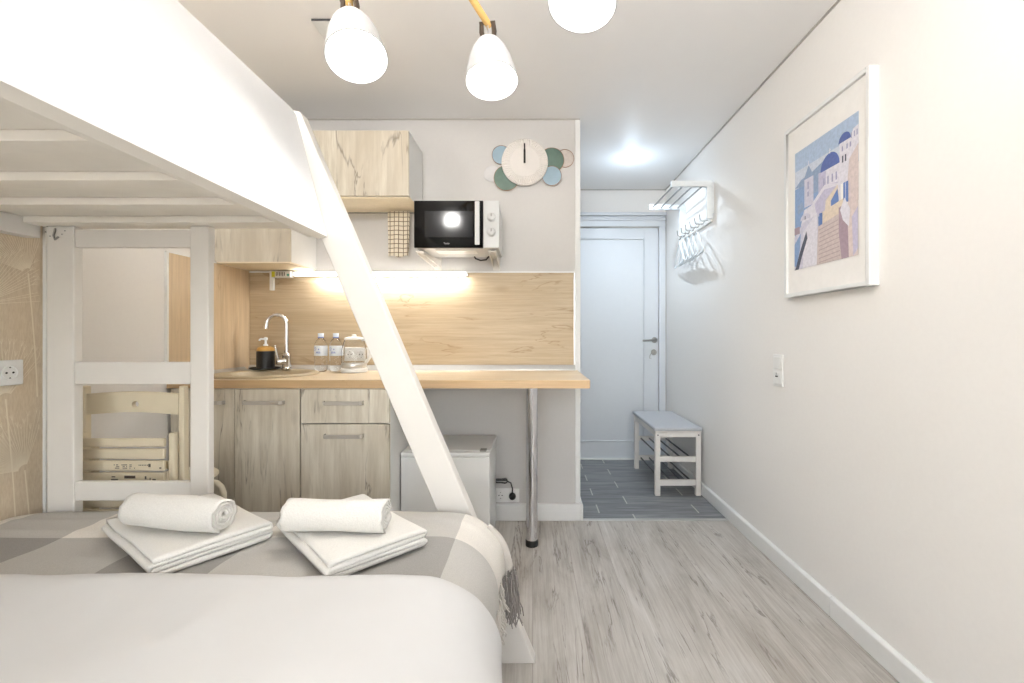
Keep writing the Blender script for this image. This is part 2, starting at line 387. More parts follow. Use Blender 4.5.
# rear wall with an unseen window opening, added behind the camera to light the room
WX0, WX1, WZ0, WZ1 = -1.35, .95, .55, 2.25
w = MB().box(XL-T, WX0, YR-T, YR, 0, H).box(WX1, XR+T, YR-T, YR, 0, H).box(WX0, WX1, YR-T, YR, 0, WZ0).box(WX0, WX1, YR-T, YR, WZ1, H)
struct('wall_rear', w, M['wall'])
win = MB()
fw = .055
win.box(WX0, WX1, YR-.08, YR-.03, WZ0, WZ0+fw).box(WX0, WX1, YR-.08, YR-.03, WZ1-fw, WZ1)
for x in (WX0, (WX0+WX1)/2-fw/2, WX1-fw): win.box(x, x+fw, YR-.08, YR-.03, WZ0+fw, WZ1-fw)
wn = struct('window_1', win, M['trimw'], bevel=.006)
g_ = MB().box(WX0+fw, WX1-fw, YR-.058, YR-.052, WZ0+fw, WZ1-fw).build('pane', M['glass'], wn)
struct('trim_sill', MB().box(WX0-.05, WX1+.05, YR-.04, YR+.16, WZ0-.03, WZ0), M['trimw'], bevel=.006)
# wallpapered stretch of the left wall: thin paper layer with printed umbels
wp = MB().box(XL, XL+.0015, YR, 1.56, 0, H)
rnd = random.Random(3)
RC = [0]
def ribbon(p0, p1, w0, w1, off):
    RC[0] += 1; off += (RC[0] % 60)*.000012
    (y0, z0), (y1, z1) = p0, p1
    d = Vector((y1-y0, z1-z0)); n = Vector((-d.y, d.x)).normalized()
    x = XL+.0015+off
    wp.add([(x, y0-n.x*w0, z0-n.y*w0), (x, y0+n.x*w0, z0+n.y*w0), (x, y1+n.x*w1, z1+n.y*w1), (x, y1-n.x*w1, z1-n.y*w1)], [(0,1,2,3)], 1)
def umbel(cy, cz, R, k):
    tilt = rnd.uniform(-.25, .25)
    for i in range(46):
        a = PI/2 + tilt + (i/45-.5)*2.75
        L = R*rnd.uniform(.72, 1.05); y1, z1 = cy+math.cos(a)*L, cz+math.sin(a)*L*.95
        if y1 > 1.555 or z1 > 2.39: continue
        ribbon((cy+math.cos(a)*R*.10, cz+math.sin(a)*R*.10), (y1, z1), .0009, .0006, .0003)
        for q in (-.25, 0, .25):
            e = (y1+math.cos(a+q)*R*.1, z1+math.sin(a+q)*R*.1)
            if e[0] < 1.555: ribbon((y1, z1), e, .0006, .0005, .0003)
    pts = [(cy+.03*math.sin(t*1.2), cz-t*.42) for t in [i/6 for i in range(7)]]
    for a_, b_ in zip(pts, pts[1:]): ribbon(a_, b_, .0022, .0022, .0003)
k = 0
for cy, cz, R in [(1.515,1.315,.17), (1.505,.655,.19), (1.45,.90,.20), (1.38,1.20,.22), (1.22,1.36,.2), (1.1,.9,.24), (.9,1.2,.22), (.7,.8,.22), (.5,1.3,.24), (.3,.9,.22), (0,1.2,.24),
                   (1.3,1.8,.24), (.8,1.9,.24), (.3,1.8,.22), (-.3,.9,.24), (-.5,1.6,.24), (-.9,1.1,.24), (-1.2,1.8,.24), ]:
    umbel(cy, cz, R, k); k += 1
struct('wall_left_wallpaper', wp, [M['paper'], M['paperline']])
struct('trim_wallpaper_edge', MB().box(XL, XL+.012, 1.56, 1.59, 0, H), M['trimw'])
# baseboards
def base(name, poly, d): struct(name, MB().prism(poly, d), M['trimw'], bevel=.003)
bh, bt = .082, .018
base('baseboard_right', [(XR, YR, 0), (XR-bt, YR, 0), (XR-bt, YR, bh-.008), (XR-.008, YR, bh), (XR, YR, bh)], (0, 1.77-YR-.002, 0))
base('baseboard_right_far', [(XR, 1.77, 0), (XR-bt, 1.77, 0), (XR-bt, 1.77, bh-.008), (XR-.008, 1.77, bh), (XR, 1.77, bh)], (0, YD-1.77, 0))
base('baseboard_kitchen', [(-.62, YK, 0), (-.62, YK-bt, 0), (-.62, YK-bt, .092), (-.62, YK-.008, .1), (-.62, YK, .1)], (.62+XP+.0, 0, 0))
base('baseboard_partition', [(XP, YK-bt, 0), (XP+bt, YK-bt, 0), (XP+bt, YK-bt, .092), (XP+.008, YK-bt, .1), (XP, YK-bt, .1)], (0, YD-YK+bt, 0))
base('baseboard_left', [(XL, 1.6, 0), (XL+bt, 1.6, 0), (XL+bt, 1.6, .074), (XL+.008, 1.6, bh), (XL, 1.6, bh)], (0, .48, 0))
# shade line of the ceiling gap, drawn as a thin grey bead
bd = .007
struct('trim_shadow_right', MB().box(XR-bd, XR, YR, YD, H-bd, H), M['bead'])
struct('trim_shadow_kitchen', MB().box(XL, XP, YK-bd, YK, H-bd, H), M['bead'])
struct('trim_shadow_hall', MB().box(XP, XR, YD-bd, YD, H-bd, H), M['bead'])
struct('trim_partition_corner', MB().box(XP-.028, XP+.002, YK-.004, YK+.03, .1, H-bd), M['trimw'], bevel=.001)

# ------------------------------------------------------------------ entrance door
d = MB(); th = .04
y0 = YD+.01
# leaf with one tall recessed field
fx0, fx1, fz0, fz1 = DX0+.115, DX1-.125, .155, DZ-.095
leaf = MB()
leaf.box(DX0+.004, fx0, y0, y0+th, .006, DZ-.004).box(fx1, DX1-.004, y0, y0+th, .006, DZ-.004)
leaf.box(fx0, fx1, y0, y0+th, .006, fz0).box(fx0, fx1, y0, y0+th, fz1, DZ-.004)
leaf.box(fx0, fx1, y0+.008, y0+th, fz0, fz1)
dr = leaf.build('door_1', M['door'], bevel=.002); dr['kind'] = 'structure'
pf = MB()
for (a, b_, c, d_) in ((fx0, fx0+.012, fz0, fz1), (fx1-.012, fx1, fz0, fz1), (fx0+.012, fx1-.012, fz0, fz0+.012), (fx0+.012, fx1-.012, fz1-.012, fz1)):
    pf.box(a, b_, y0-.003, y0+.012, c, d_)
pf.build('panel_moulding', M['door'], dr, bevel=.003)
hx = 1.085
h = MB().lathe([(.026, 0), (.026, .008), (.022, .010)], (hx, y0, 1.062), (0,-1,0), 24)
h.tube([(hx, y0-.005, 1.062), (hx, y0-.045, 1.062), (hx-.02, y0-.05, 1.062), (hx-.115, y0-.05, 1.058)], .009, 12)
h.build('door_handle', M['steel'], dr)
l_ = MB().lathe([(.026, 0), (.026, .008), (.022, .010)], (hx-.005, y0, .953), (0,-1,0), 24).box(hx-.012, hx+.002, y0-.022, y0, .94, .966)
l_.build('lock', M['steel'], dr, bevel=.002)
k_ = MB().tube([(hx-.04, y0-.012, .93+.012*math.sin(0)), (hx-.045, y0-.014, .90), (hx-.03, y0-.014, .90)], .003, 6).tube([(hx-.005, y0-.02, .953), (hx-.03, y0-.026, .948), (hx-.04, y0-.014, .93)], .003, 6)
k_.build('key', M['steel'], dr)
cs = MB().box(DX1-.004, DX1+.052, YD-.018, YD, 0, DZ+.004).box(XP+.0185, DX0+.002, YD-.012, YD, 0, DZ+.004)
struct('trim_door_jamb', cs, M['door'], bevel=.003)
cs = MB().box(XP+.003, DX1+.052, YD-.020, YD, DZ+.004, DZ+.095).box(XP+.003, DX1+.056, YD-.045, YD, DZ+.095, DZ+.122).box(XP+.003, DX1+.056, YD-.034, YD, DZ+.055, DZ+.070)
struct('trim_door_head', cs, M['door'], bevel=.003)
struct('trim_door_sill', MB().box(XP+.019, XR-.019, YD-.012, YD+T, 0, .012), M['trimw'], bevel=.002)

# ------------------------------------------------------------------ kitchen run
ZC = .897; YF = YK-.606
# worktop, its sink hole is covered by the inset sink
SXC, SYC, SR = -1.403, 2.375, .212
wto = thing('worktop', (-.7, (YF+YK)/2, ZC-.038), 'long pale oak worktop running from the sink to the chrome leg', 'worktop')
wt = MB(); X0_, X1_, Y0_, Y1_ = XL+.002, .267, YF, YK-.012
hl = [(SXC-SR*math.sin(PI*q/24), SYC+SR*math.cos(PI*q/24)) for q in range(25)]
hr_ = [(SXC+SR*math.sin(PI*q/24), SYC+SR*math.cos(PI*q/24)) for q in range(25)]
def slab(loop):
    n_ = len(loop); vs = [(x, y, ZC) for x, y in loop]+[(x, y, ZC-.038) for x, y in loop]
    wt.add(vs, [tuple(range(n_))], 0); wt.add(vs, [tuple(range(2*n_-1, n_-1, -1))]+[(i, i+n_, (i+1) % n_+n_, (i+1) % n_) for i in range(n_)], 1)
slab([(SXC, Y1_), (X0_, Y1_), (X0_, Y0_), (SXC, Y0_)]+hl[::-1])
slab([(SXC, Y1_), (X1_, Y1_), (X1_, Y0_), (SXC, Y0_)]+hr_[::-1])
wt.build('top', [M['oak_top'], M['oak_edge']], wto)
lg = MB().lathe([(.0305, .034), (.0305, ZC-.045)], (-.004, 2.37, 0), n=32).build('leg', M['chrome'], wto); lg['label'] = 'round chrome leg holding up the free end'
MB().lathe([(.02, 0), (.032, .0), (.033, .004), (.033, .03), (.031, .034)], (-.004, 2.37, 0), n=32).build('foot', M['black'], lg)
MB().lathe([(.05, ZC-.0435), (.05, ZC-.0385)], (-.004, 2.37, 0), n=32).build('mounting_plate', M['chrome'], lg)
# backsplash
bs = solo(MB().box(XL+.012, .246, YK-.010, YK-.001, ZC+.032, 1.478), 'backsplash_panel', M['oak_h'], 'wide oak backsplash panel with horizontal grain above the worktop', 'backsplash')
ZS0, ZS1, XS1 = ZC+.001, 1.484, .248
tr = MB().box(XS1-.002, XS1+.006, YK-.014, YK-.0005, ZS0+.03, ZS1+.003).build('trim', M['alu'], bs)
bs2t = MB().box(XL+.012, XS1-.002, YK-.014, YK-.0005, 1.478, ZS1+.003).build('trim', M['trimw'], bs)
for o_ in (tr, bs2t): o_.location = (0,0,0)
ss = solo(MB().box(XL+.001, XL+.010, 2.088, YK-.0005, ZC-.001+.002, 1.49), 'side_splash_panel', M['oak_v'], 'oak splash panel with upright grain on the side wall left of the sink', 'backsplash')
MB().box(XL+.0005, XL+.013, 2.078, 2.088, ZC+.001, 1.497).build('edge_trim', M['white_plastic'], ss)
MB().box(XL+.0005, XL+.013, 2.088, YK-.0005, 1.49, 1.497).build('top_trim', M['white_plastic'], ss)
# worktop upstand: sloping aluminium profile
us = MB().prism([(XL+.014, YK-.0145, ZC), (XL+.014, YK-.034, ZC), (XL+.014, YK-.030, ZC+.008), (XL+.014, YK-.0145, ZC+.031)], (XS1+.006-XL-.014, 0, 0))
uso = solo(us, 'upstand_strip', M['alu'], 'thin aluminium upstand strip along the back of the worktop', 'trim strip')
us = MB().prism([(XL+.0135, 2.09, ZC), (XL+.032, 2.09, ZC), (XL+.028, 2.09, ZC+.008), (XL+.0135, 2.09, ZC+.025)], (0, .55, 0))
solo(us, 'upstand_strip', M['alu'], 'short aluminium upstand strip along the side wall left of the sink', 'trim strip')

def bar_handle(x0, x1, z, parent, yf):
    h = MB(); y = yf-.028
    pts = [(x0, yf, z), (x0+.002, y+.006, z), (x0+.012, y, z), (x1-.012, y, z), (x1-.002, y+.006, z), (x1, yf, z)]
    # flat strap handle
    for a, b_ in zip(pts, pts[1:]):
        a = Vector(a); b_ = Vector(b_); dd = (b_-a)
        n = Vector((dd.y, -dd.x, 0)).normalized()*.003
        zz = Vector((0, 0, .009))
        h.add([a-n-zz, a+n-zz, a+n+zz, a-n+zz, b_-n-zz, b_+n-zz, b_+n+zz, b_-n+zz], [(0,1,2,3), (7,6,5,4), (0,4,5,1), (1,5,6,2), (2,6,7,3), (3,7,4,0)])
    return h.build('handle', M['handle'], parent, bevel=.0015)
yf = YF+.020   # carcass front; doors proud of it
def base_cab(x0, x1, label, fronts, side_r=False):
    t = thing('base_cabinet', ((x0+x1)/2, (yf+YK)/2, 0), label, 'kitchen cabinet')
    p = .018; zt = ZC-.0385
    c = MB().box(x0, x0+p, yf, YK-.03, .1, zt).box(x1-p, x1, yf, YK-.03, .1, zt).box(x0+p, x1-p, yf, YK-.03, .1, .118).box(x0+p, x1-p, YK-.036, YK-.03, .118, zt)
    c.box(x0+p, x1-p, yf, yf+.08, zt-.018, zt)
    c.build('carcass', M['cabside'], t)
    MB().box(x0+.002, x1-.002, yf+.05, yf+.066, 0, .1).build('plinth', M['pale_v'], t)
    for (nm, a, b_, z0, z1, hx0, hx1, hz) in fronts:
        f = MB().box(a+.0015, b_-.0015, yf-.018, yf-.001, z0, z1).build(nm, M['pale_v'], t, bevel=.001)
        bar_handle(hx0, hx1, hz, f, yf-.018)
    return t
zt = ZC-.042
base_cab(-1.683, -1.081, 'bleached oak sink cabinet with two doors below the round sink', [
    ('door', -1.683, -1.386, .103, zt, -1.56, -1.43, .795), ('door', -1.386, -1.081, .103, zt, -1.335, -1.152, .795)])
base_cab(-1.077, -.664, 'bleached oak cabinet with a top drawer above a door, beside the small fridge', [
    ('drawer', -1.077, -.664, .697, zt, -.965, -.785, .793), ('door', -1.077, -.664, .103, .692, -.962, -.784, .64)])
# wall cabinets
def wall_cab(x0, x1, z0, z1, yfr, label, nd):
    t = thing('wall_cabinet', ((x0+x1)/2, (yfr+YK)/2, z0), label, 'kitchen cabinet')
    MB().box(x0, x1, yfr+.018, YK-.0005 if z0 > 1.6 else YK-.0005, z0, z1).build('carcass', M['cabside'], t, bevel=.001)
    w_ = (x1-x0)/nd
    for i in range(nd): MB().box(x0+i*w_+.001, x0+(i+1)*w_-.001, yfr, yfr+.017, z0, z1).build('door', M['pale_v'], t, bevel=.001)
    return t
yw = YK-.295
t = wall_cab(-1.697, -1.294, 1.4985, 2.198, yw, 'tall bleached oak wall cabinet over the sink', 1)
t2 = wall_cab(-1.292, -.660, 1.851, 2.198, yw, 'short wide bleached oak wall cabinet above the checked tea towel', 1)
# pale timber underside board of the short cabinet
MB().box(-1.291, -.661, yw+.02, YK-.001, 1.842, 1.8505).build('bottom_board', M['cork'], t2)
# oak underside of the tall cabinet
MB().box(-1.685, -1.295, yw+.001, YK-.015, 1.4905, 1.4982).build('bottom_board', M['cork'], t)
# towel rail under the short cabinet
t = thing('towel_rail', (-.95, YK-.05, 1.80), 'thin metal rail below the short wall cabinet', 'rail')
yr_ = YK-.055; zr = 1.822
MB().tube([(-1.27, yr_, zr), (-.63, yr_, zr)], .005, 10).build('rod', M['steel'], t)
for x in (-1.26, -.645): MB().tube([(x, yr_, zr), (x, YK-.001, zr)], .004, 8).lathe([(.012, 0), (.012, .004)], (x, YK, zr), (0,-1,0), 16).build('bracket', M['steel'], t)
# tea towel folded over the rail
tw = MB()
def teaf(side):
    def f(u, v):
        L = .262 if side < 0 else .235
        z = zr+.0065 - v*L
        fold = .006*math.sin(u*PI*3.2+.5)*min(1, v*2.2)
        return Vector((-.848+u*.128 + .012*v*(u-.5)*-1, yr_+side*(.0075)+(fold if side < 0 else -abs(fold)*.3)-(.004*v if side < 0 else -.001), z+.006*math.sin(u*9)*v))
    return f
grid(tw, 16, 20, teaf(-1)); grid(tw, 16, 20, teaf(1))
def top(u, v):
    a = PI*v; return Vector((-.848+u*.128, yr_-.0075*math.cos(a), zr+.0065+.004*math.sin(a)))
grid(tw, 16, 6, top)
o = solo(tw, 'tea_towel', M['tea'], 'cream tea towel with thin dark check hanging from the rail beside the microwave', 'towel')
sd = o.modifiers.new('s', 'SOLIDIFY'); sd.thickness = .002
# LED batten
t = thing('led_batten', (-.9, YK-.02, 1.45), 'glowing white light batten on the wall above the backsplash', 'lamp')
MB().box(-1.42, -.385, YK-.030, YK-.0102, 1.456, 1.478).build('housing', M['white_plastic'], t, bevel=.002)
MB().box(-1.41, -.395, YK-.040, YK-.0302, 1.457, 1.477).build('diffuser', M['led'], t, bevel=.003)
# led driver
t = thing('power_adapter', (-1.47, YK-.03, 1.45), 'small white power adapter with yellow and green label under the tall wall cabinet', 'power adapter')
bx = MB().box(-1.535, -1.425, YK-.05, YK-.0102, 1.446, 1.483).build('case', M['white_plastic'], t, bevel=.002)
MB().box(-1.533, -1.514, YK-.0512, YK-.0501, 1.448, 1.481).build('warning_label', M['ylabel'], bx)
lb = MB()
for i in range(6): lb.box(-1.508+i*.0095, -1.508+i*.0095+.004, YK-.0512, YK-.0501, 1.454+.002*(i % 2), 1.477)
lb.build('printed_label', M['ink'], bx)
MB().lathe([(.007, 0), (.007, .001)], (-1.437, YK-.0501, 1.460), (0,-1,0), 16).build('green_mark', M['glabel'], bx)
solo(MB().box(-1.558, -1.5365, YK-.03, YK-.0102, 1.372, 1.488), 'cable_duct', M['white_plastic'], 'short upright white cable duct on the backsplash beside the power adapter', 'cable duct', bevel=.002)

# ------------------------------------------------------------------ sink, tap, things on the worktop
sx_, sy_ = -1.403, 2.375
t = thing('round_sink', (sx_, sy_, ZC), 'round beige granite sink set in the worktop', 'sink')
MB().lathe([(.250, 0), (.252, .004), (.246, .011), (.232, .013), (.218, .011), (.206, .002), (.198, -.02), (.192, -.10), (.175, -.135), (.12, -.15), (0, -.153)], (sx_, sy_, ZC), n=64, close=False).build('bowl', M['granite'], t)
MB().lathe([(.04, -.1515), (.04, -.149), (.022, -.1485), (0, -.150)], (sx_, sy_, ZC), n=24, close=False).build('drain', M['chrome'], t)
fx_, fy_ = -1.418, 2.595
t = thing('kitchen_tap', (fx_, fy_, ZC), 'chrome swan-neck kitchen tap at the back of the round sink', 'tap')
zb = ZC+.0125
MB().lathe([(.027, 0), (.027, .008), (.023, .012), (.022, .075), (.024, .08), (.018, .09), (.013, .095)], (fx_, fy_, zb), n=28).build('body', M['chrome'], t)
pts = [(fx_, fy_, zb+.09), (fx_, fy_, zb+.262)]
R_ = .052
for i in range(1, 15):
    a = PI*i/14*1.02
    pts.append((fx_-R_+R_*math.cos(a), fy_-.02*i/14, zb+.262+R_*math.sin(a)))
pts.append((pts[-1][0]-.002, pts[-1][1], pts[-1][2]-.018))
MB().tube(pts, .0115, 16).tube([(pts[-1][0], pts[-1][1], pts[-1][2]+.008), (pts[-1][0]-.001, pts[-1][1], pts[-1][2]-.006)], .0135, 16).build('spout', M['chrome'], t)
MB().lathe([(.019, 0), (.019, .04), (.015, .046)], (fx_, fy_-.01, zb+.045), (-.75, -.6, .0), 20).tube([(fx_-.028, fy_-.036, zb+.05), (fx_-.032, fy_-.045, zb+.09), (fx_-.038, fy_-.05, zb+.14)], [.009, .007, .005], 12).build('lever', M['chrome'], t)
# soap dispenser on black tray
bx_, by_ = -1.540, 2.597
solo(MB().lathe([(.068, 0), (.080, .004), (.080, .011), (.074, .011), (.070, .006), (0, .005)], (-1.545, 2.598, ZC+.0135), n=40, close=False), 'soap_tray', M['tray'], 'shallow black tray under the soap dispenser', 'tray')
zz = ZC+.0195
t = thing('soap_dispenser', (bx_, by_, zz), 'black soap dispenser with wooden collar and clear pump on the black tray', 'soap dispenser')
MB().lathe([(.042, 0), (.047, .004), (.047, .092), (.045, .098)], (bx_, by_, zz), n=36).build('bottle', M['black'], t)
MB().lathe([(.045, .0985), (.046, .104), (.040, .118), (.024, .125), (.014, .127)], (bx_, by_, zz), n=32).build('collar', M['bamboo'], t)
MB().lathe([(.013, .1275), (.012, .137), (.006, .140), (.0055, .160), (.010, .162), (.011, .172), (.006, .178)], (bx_, by_, zz), n=20).tube([(bx_, by_, zz+.167), (bx_-.01, by_-.03, zz+.168), (bx_-.012, by_-.042, zz+.160)], .005, 10).build('pump', M['label'], t)
def bottle(x, y, label):
    t = thing('water_bottle', (x, y, ZC), label, 'water bottle', 'small water bottles beside the sink')
    P = [(.018, .006), (.026, .001), (.031, .004), (.034, .014), (.0345, .03), (.0335, .036), (.0345, .042), (.0345, .058), (.0335, .063), (.0345, .069), (.0345, .150), (.033, .16), (.024, .178), (.0145, .190), (.0125, .194), (.0125, .2)]
    MB().lathe([(0, .006)] + P, (x, y, ZC+.0005), n=28, close=False).build('bottle_body', M['clear'], t)
    MB().lathe([(.0148, .198), (.0155, .2), (.0155, .218), (.0145, .22)], (x, y, ZC), n=24).build('cap', M['capblue'], t)
    MB().lathe([(.0128, .1925), (.0165, .1935), (.0165, .197), (.0128, .1975)], (x, y, ZC), n=24).build('neck_ring', M['labelblue'], t)
    lo = MB().lathe([(.0352, .092), (.0352, .148)], (x, y, ZC), n=32, close=False).build('label_band', M['label'], t)
    mk = MB()
    def onc(a, z, w_, h_):
        r = .0357; a0 = a-w_/r/2; a1 = a+w_/r/2
        mk.add([(x+r*math.sin(a0), y-r*math.cos(a0), ZC+z), (x+r*math.sin(a1), y-r*math.cos(a1), ZC+z), (x+r*math.sin(a1), y-r*math.cos(a1), ZC+z+h_), (x+r*math.sin(a0), y-r*math.cos(a0), ZC+z+h_)], [(0,1,2,3)])
    for i in range(9):
        a = -.75+.42*math.cos(i/9*2*PI); onc(a, .130+.010*math.sin(i/9*2*PI), .004, .004)
    onc(-.75, .130, .007, .004); onc(.1, .126, .006, .006)
    for i in range(7): onc(-.35+i*.11, .106+.001*(i % 2), .0026, .006)
    for i in range(5): onc(-.25+i*.12, .114, .0022, .003)
    mk.build('printed_mark', M['labelblue'], lo)
bottle(-1.211, 2.575, 'clear water bottle with pale blue label, the one nearer the tap')
bottle(-1.125, 2.575, 'clear water bottle with pale blue label, the one nearer the glass kettle')
# glass kettle
kx, ky = -1.005, 2.535
t = thing('glass_kettle', (kx, ky, ZC), 'small glass kettle with white base and handle in front of the wall socket', 'kettle')
t.scale = (1, 1, 1.13)
MB().lathe([(.066, 0), (.072, .003), (.072, .018), (.066, .022)], (kx, ky, ZC+.0005), n=40).build('base', M['white_plastic'], t)
MB().lathe([(.064, .0228), (.068, .03), (.068, .042), (.066, .046)], (kx, ky, ZC), n=40).build('heater_ring', M['alu'], t)
MB().lathe([(.066, .0465), (.069, .06), (.067, .11), (.056, .150), (.050, .162), (.048, .162), (.054, .148), (.064, .11), (.066, .06), (.063, .0475)], (kx, ky, ZC), n=40, close=False).build('glass_body', M['clear'], t)
MB().lathe([(.052, .1625), (.050, .172), (.03, .177), (.012, .178), (.012, .188), (0, .190)], (kx, ky, ZC), n=32, close=False).build('lid', M['white_plastic'], t)
MB().tube([(kx+.048, ky-.01, ZC+.162), (kx+.08, ky-.02, ZC+.168), (kx+.10, ky-.025, ZC+.14), (kx+.10, ky-.025, ZC+.08), (kx+.072, ky-.015, ZC+.05)], .009, 10).build('handle', M['white_plastic'], t)

def socket_face(mb_root, cx, cy, cz, nrm):
    pass
def socket_thing(name, pts, label, n, ax):
    """double or single wall socket. pts = centre, ax 'y' wall facing -Y, 'x' wall at left facing +X"""
    cx, cy, cz = pts
    t = thing(name, (cx, cy, cz-.042), label, 'wall socket')
    w_ = .081+(n-1)*.071; hh = .041; d = .009
    if ax == 'y': MB().box(cx-w_/2, cx+w_/2, cy-d, cy, cz-hh, cz+hh).build('frame', M['white_plastic'], t, bevel=.003)
    else: MB().box(cx, cx+d, cy-w_/2, cy+w_/2, cz-hh, cz+hh).build('frame', M['white_plastic'], t, bevel=.003)
    for i in range(n):
        o = (i-(n-1)/2)*.071
        c = Vector((cx+o, cy-d, cz)) if ax == 'y' else Vector((cx+d, cy+o, cz)); a = Vector((0,-1,0)) if ax == 'y' else Vector((1,0,0))
        ins = MB().lathe([(.0235, .0005), (.0235, .004), (.0205, .0045), (.0195, .0008), (0, .0008)], c, a, 28, close=False).build('insert', M['white_plastic'], t)
        hp = MB(); side = Vector((1,0,0)) if ax == 'y' else Vector((0,1,0))
        for s_ in (-1, 1): hp.lathe([(.0032, .001), (.0032, .0022)], c+side*.0095*s_, a, 10)
        for s_ in (-1, 1): hp.lathe([(.002, .001), (.002, .003)], c+Vector((0,0,.017))*s_, a, 8)
        hp.build('contact_hole', M['inkblack'], ins)
    return t
socket_thing('wall_socket', (-1.052, YK-.0105, .991), 'white double socket on the backsplash behind the glass kettle', 2, 'y')
socket_thing('wall_socket', (XL+.0018, 1.418, .985), 'white socket on the beige wallpaper beside the bed', 2, 'x')
socket_thing('wall_socket', (-.155, YK-.0003, .150), 'white socket low on the wall beside the small fridge', 2, 'y')

# ------------------------------------------------------------------ microwave on brackets
mx0, mx1, my0, my1, mz0, mz1 = -.624, -.176, 2.37, 2.672, 1.567, 1.815
t = thing('microwave_oven', ((mx0+mx1)/2, (my0+my1)/2, mz0), 'silver microwave oven with black glass door held up on two wall brackets', 'microwave')
MB().box(mx0+.003, mx1-.003, my0+.022, my1, mz0, mz1-.003).build('housing', M['silver_plastic'], t, bevel=.004)
split = mx1-.083
dr_ = MB().box(mx0, split-.002, my0, my0+.0215, mz0, mz1).build('door', M['blackglass'], t, bevel=.002)
# window mesh area, slightly grey
m, nt, b = newmat('microwave_window'); b.inputs['Base Color'].default_value = (.035,.036,.038,1); b.inputs['Roughness'].default_value = .10; b.inputs['Specular IOR Level'].default_value = .3
ck = N(nt, 'ShaderNodeTexChecker'); ck.inputs['Scale'].default_value = 260; nt.links.new(coords(nt), ck.inputs[0])
ck.inputs['Color1'].default_value = (.010,.010,.011,1); ck.inputs['Color2'].default_value = (.028,.028,.03,1); nt.links.new(ck.outputs[0], b.inputs['Base Color'])
MB().box(mx0+.055, split-.055, my0-.0008, my0+.002, mz0+.055, mz1-.055).build('window', m, dr_, bevel=.0006)
MB().box(split-.043, split-.018, my0-.020, my0-.012, mz0+.012, mz1-.008).box(split-.036, split-.025, my0-.012, my0, mz0+.03, mz0+.045).box(split-.036, split-.025, my0-.012, my0, mz1-.045, mz1-.03).build('handle', M['silver_plastic'], dr_, bevel=.003)
MB().add([], [])
tx = text_mesh('Tesler', .013, Matrix.Translation((mx0+.172, my0-.0003, mz0+.022)) @ Matrix.Rotation(PI/2, 4, 'X'), .0003)
tx.build('lettering', M['silver_plastic'], dr_)
cp = MB().box(split, mx1, my0+.001, my0+.0215, mz0, mz1).build('control_panel', M['silver_plastic'], t, bevel=.002)
for z in (1.727, 1.648):
    kn = MB().lathe([(.0235, 0), (.0235, .005), (.0195, .008), (.0185, .020), (.016, .022)], (mx1-.040, my0+.001, z), (0,-1,0), 32).build('knob', M['silver_plastic'], cp)
    MB().box(mx1-.0415, mx1-.0385, my0-.0225, my0-.0205, z, z+.015).build('pointer', M['ink'], kn)
MB().box(mx0+.10, mx1-.13, my0+.05, my0+.16, mz0-.006, mz0-.0005).build('bottom_vent', M['white_plastic'], t, bevel=.002)
MB().tube([(-.255, 2.63, 1.5665), (-.27, 2.62, 1.545), (-.30, 2.60, 1.538), (-.33, 2.61, 1.55), (-.34, 2.64, 1.566)], .0045, 8).build('power_cord', M['inkblack'], t)
for x, dx in ((-.565, -.04), (-.215, .0)):
    t = thing('microwave_bracket', (x, YK-.02, 1.49), 'white folding wall bracket under the %s side of the microwave' % ('dark glass door' if x < -.4 else 'control knob'), 'bracket', 'microwave brackets')
    MB().box(x-.021, x+.021, YK-.006, YK-.0005, 1.492, 1.5655).build('wall_plate', M['white_paint'], t, bevel=.002)
    a = MB()
    for q in (-.017, .017):
        a.prism([(x+q-.002, YK-.006, 1.505), (x+q-.002, YK-.006, 1.553), (x+q-.002+dx, 2.44, 1.553), (x+q-.002+dx, 2.44, 1.543)], (.004, 0, 0))
    a.build('arm', M['white_paint'], t)
    MB().box(x+dx-.022, x+dx+.022, 2.41, 2.66, 1.5535, 1.5595).build('support_bar', M['white_plastic'], t, bevel=.001)
    for yy in (2.45, 2.62): MB().lathe([(.012, 1.5596), (.012, 1.5666)], (x+dx, yy, 0), n=16).build('pad', M['black'], t)
# ------------------------------------------------------------------ wall clock with discs
cx, cz = -.046, 2.133
t = thing('wall_clock', (cx, YK, cz), 'round ribbed white wall clock framed by blue, teal and pale discs', 'clock')
P = [(0, .034), (.055, .034)]
fc = MB(); nn = 240; Rr = .138
vs = []; fs = []
rings = [(.0, .030), (.085, .030), (.095, .030), (.132, .030), (.138, .027), (.138, .016)]
for ri, (r, h) in enumerate(rings):
    for j in range(nn):
        a = 2*PI*j/nn; hh = h + (.0022 if (j//2) % 2 == 0 else -.0012) * (1 if ri in (2, 3) else 0)
        vs.append((cx+r*math.cos(a), YK-hh, cz+r*math.sin(a)))
for i in range(len(rings)-1):
    for j in range(nn): fs.append((i*nn+j, i*nn+(j+1) % nn, (i+1)*nn+(j+1) % nn, (i+1)*nn+j))
fc.add(vs, fs); fc.lathe([(.12, .001), (.12, .016), (.138, .016)], (cx, YK, cz), (0,-1,0), 48, close=False)
fc.build('face', M['clockface'], t)
MB().box(cx-.005, cx+.003, YK-.0365, YK-.0345, cz-.01, cz+.108).build('minute_hand', M['inkblack'], t)
MB().box(cx-.007, cx+.005, YK-.0345, YK-.0325, cz-.008, cz+.072).build('hour_hand', M['inkblack'], t)
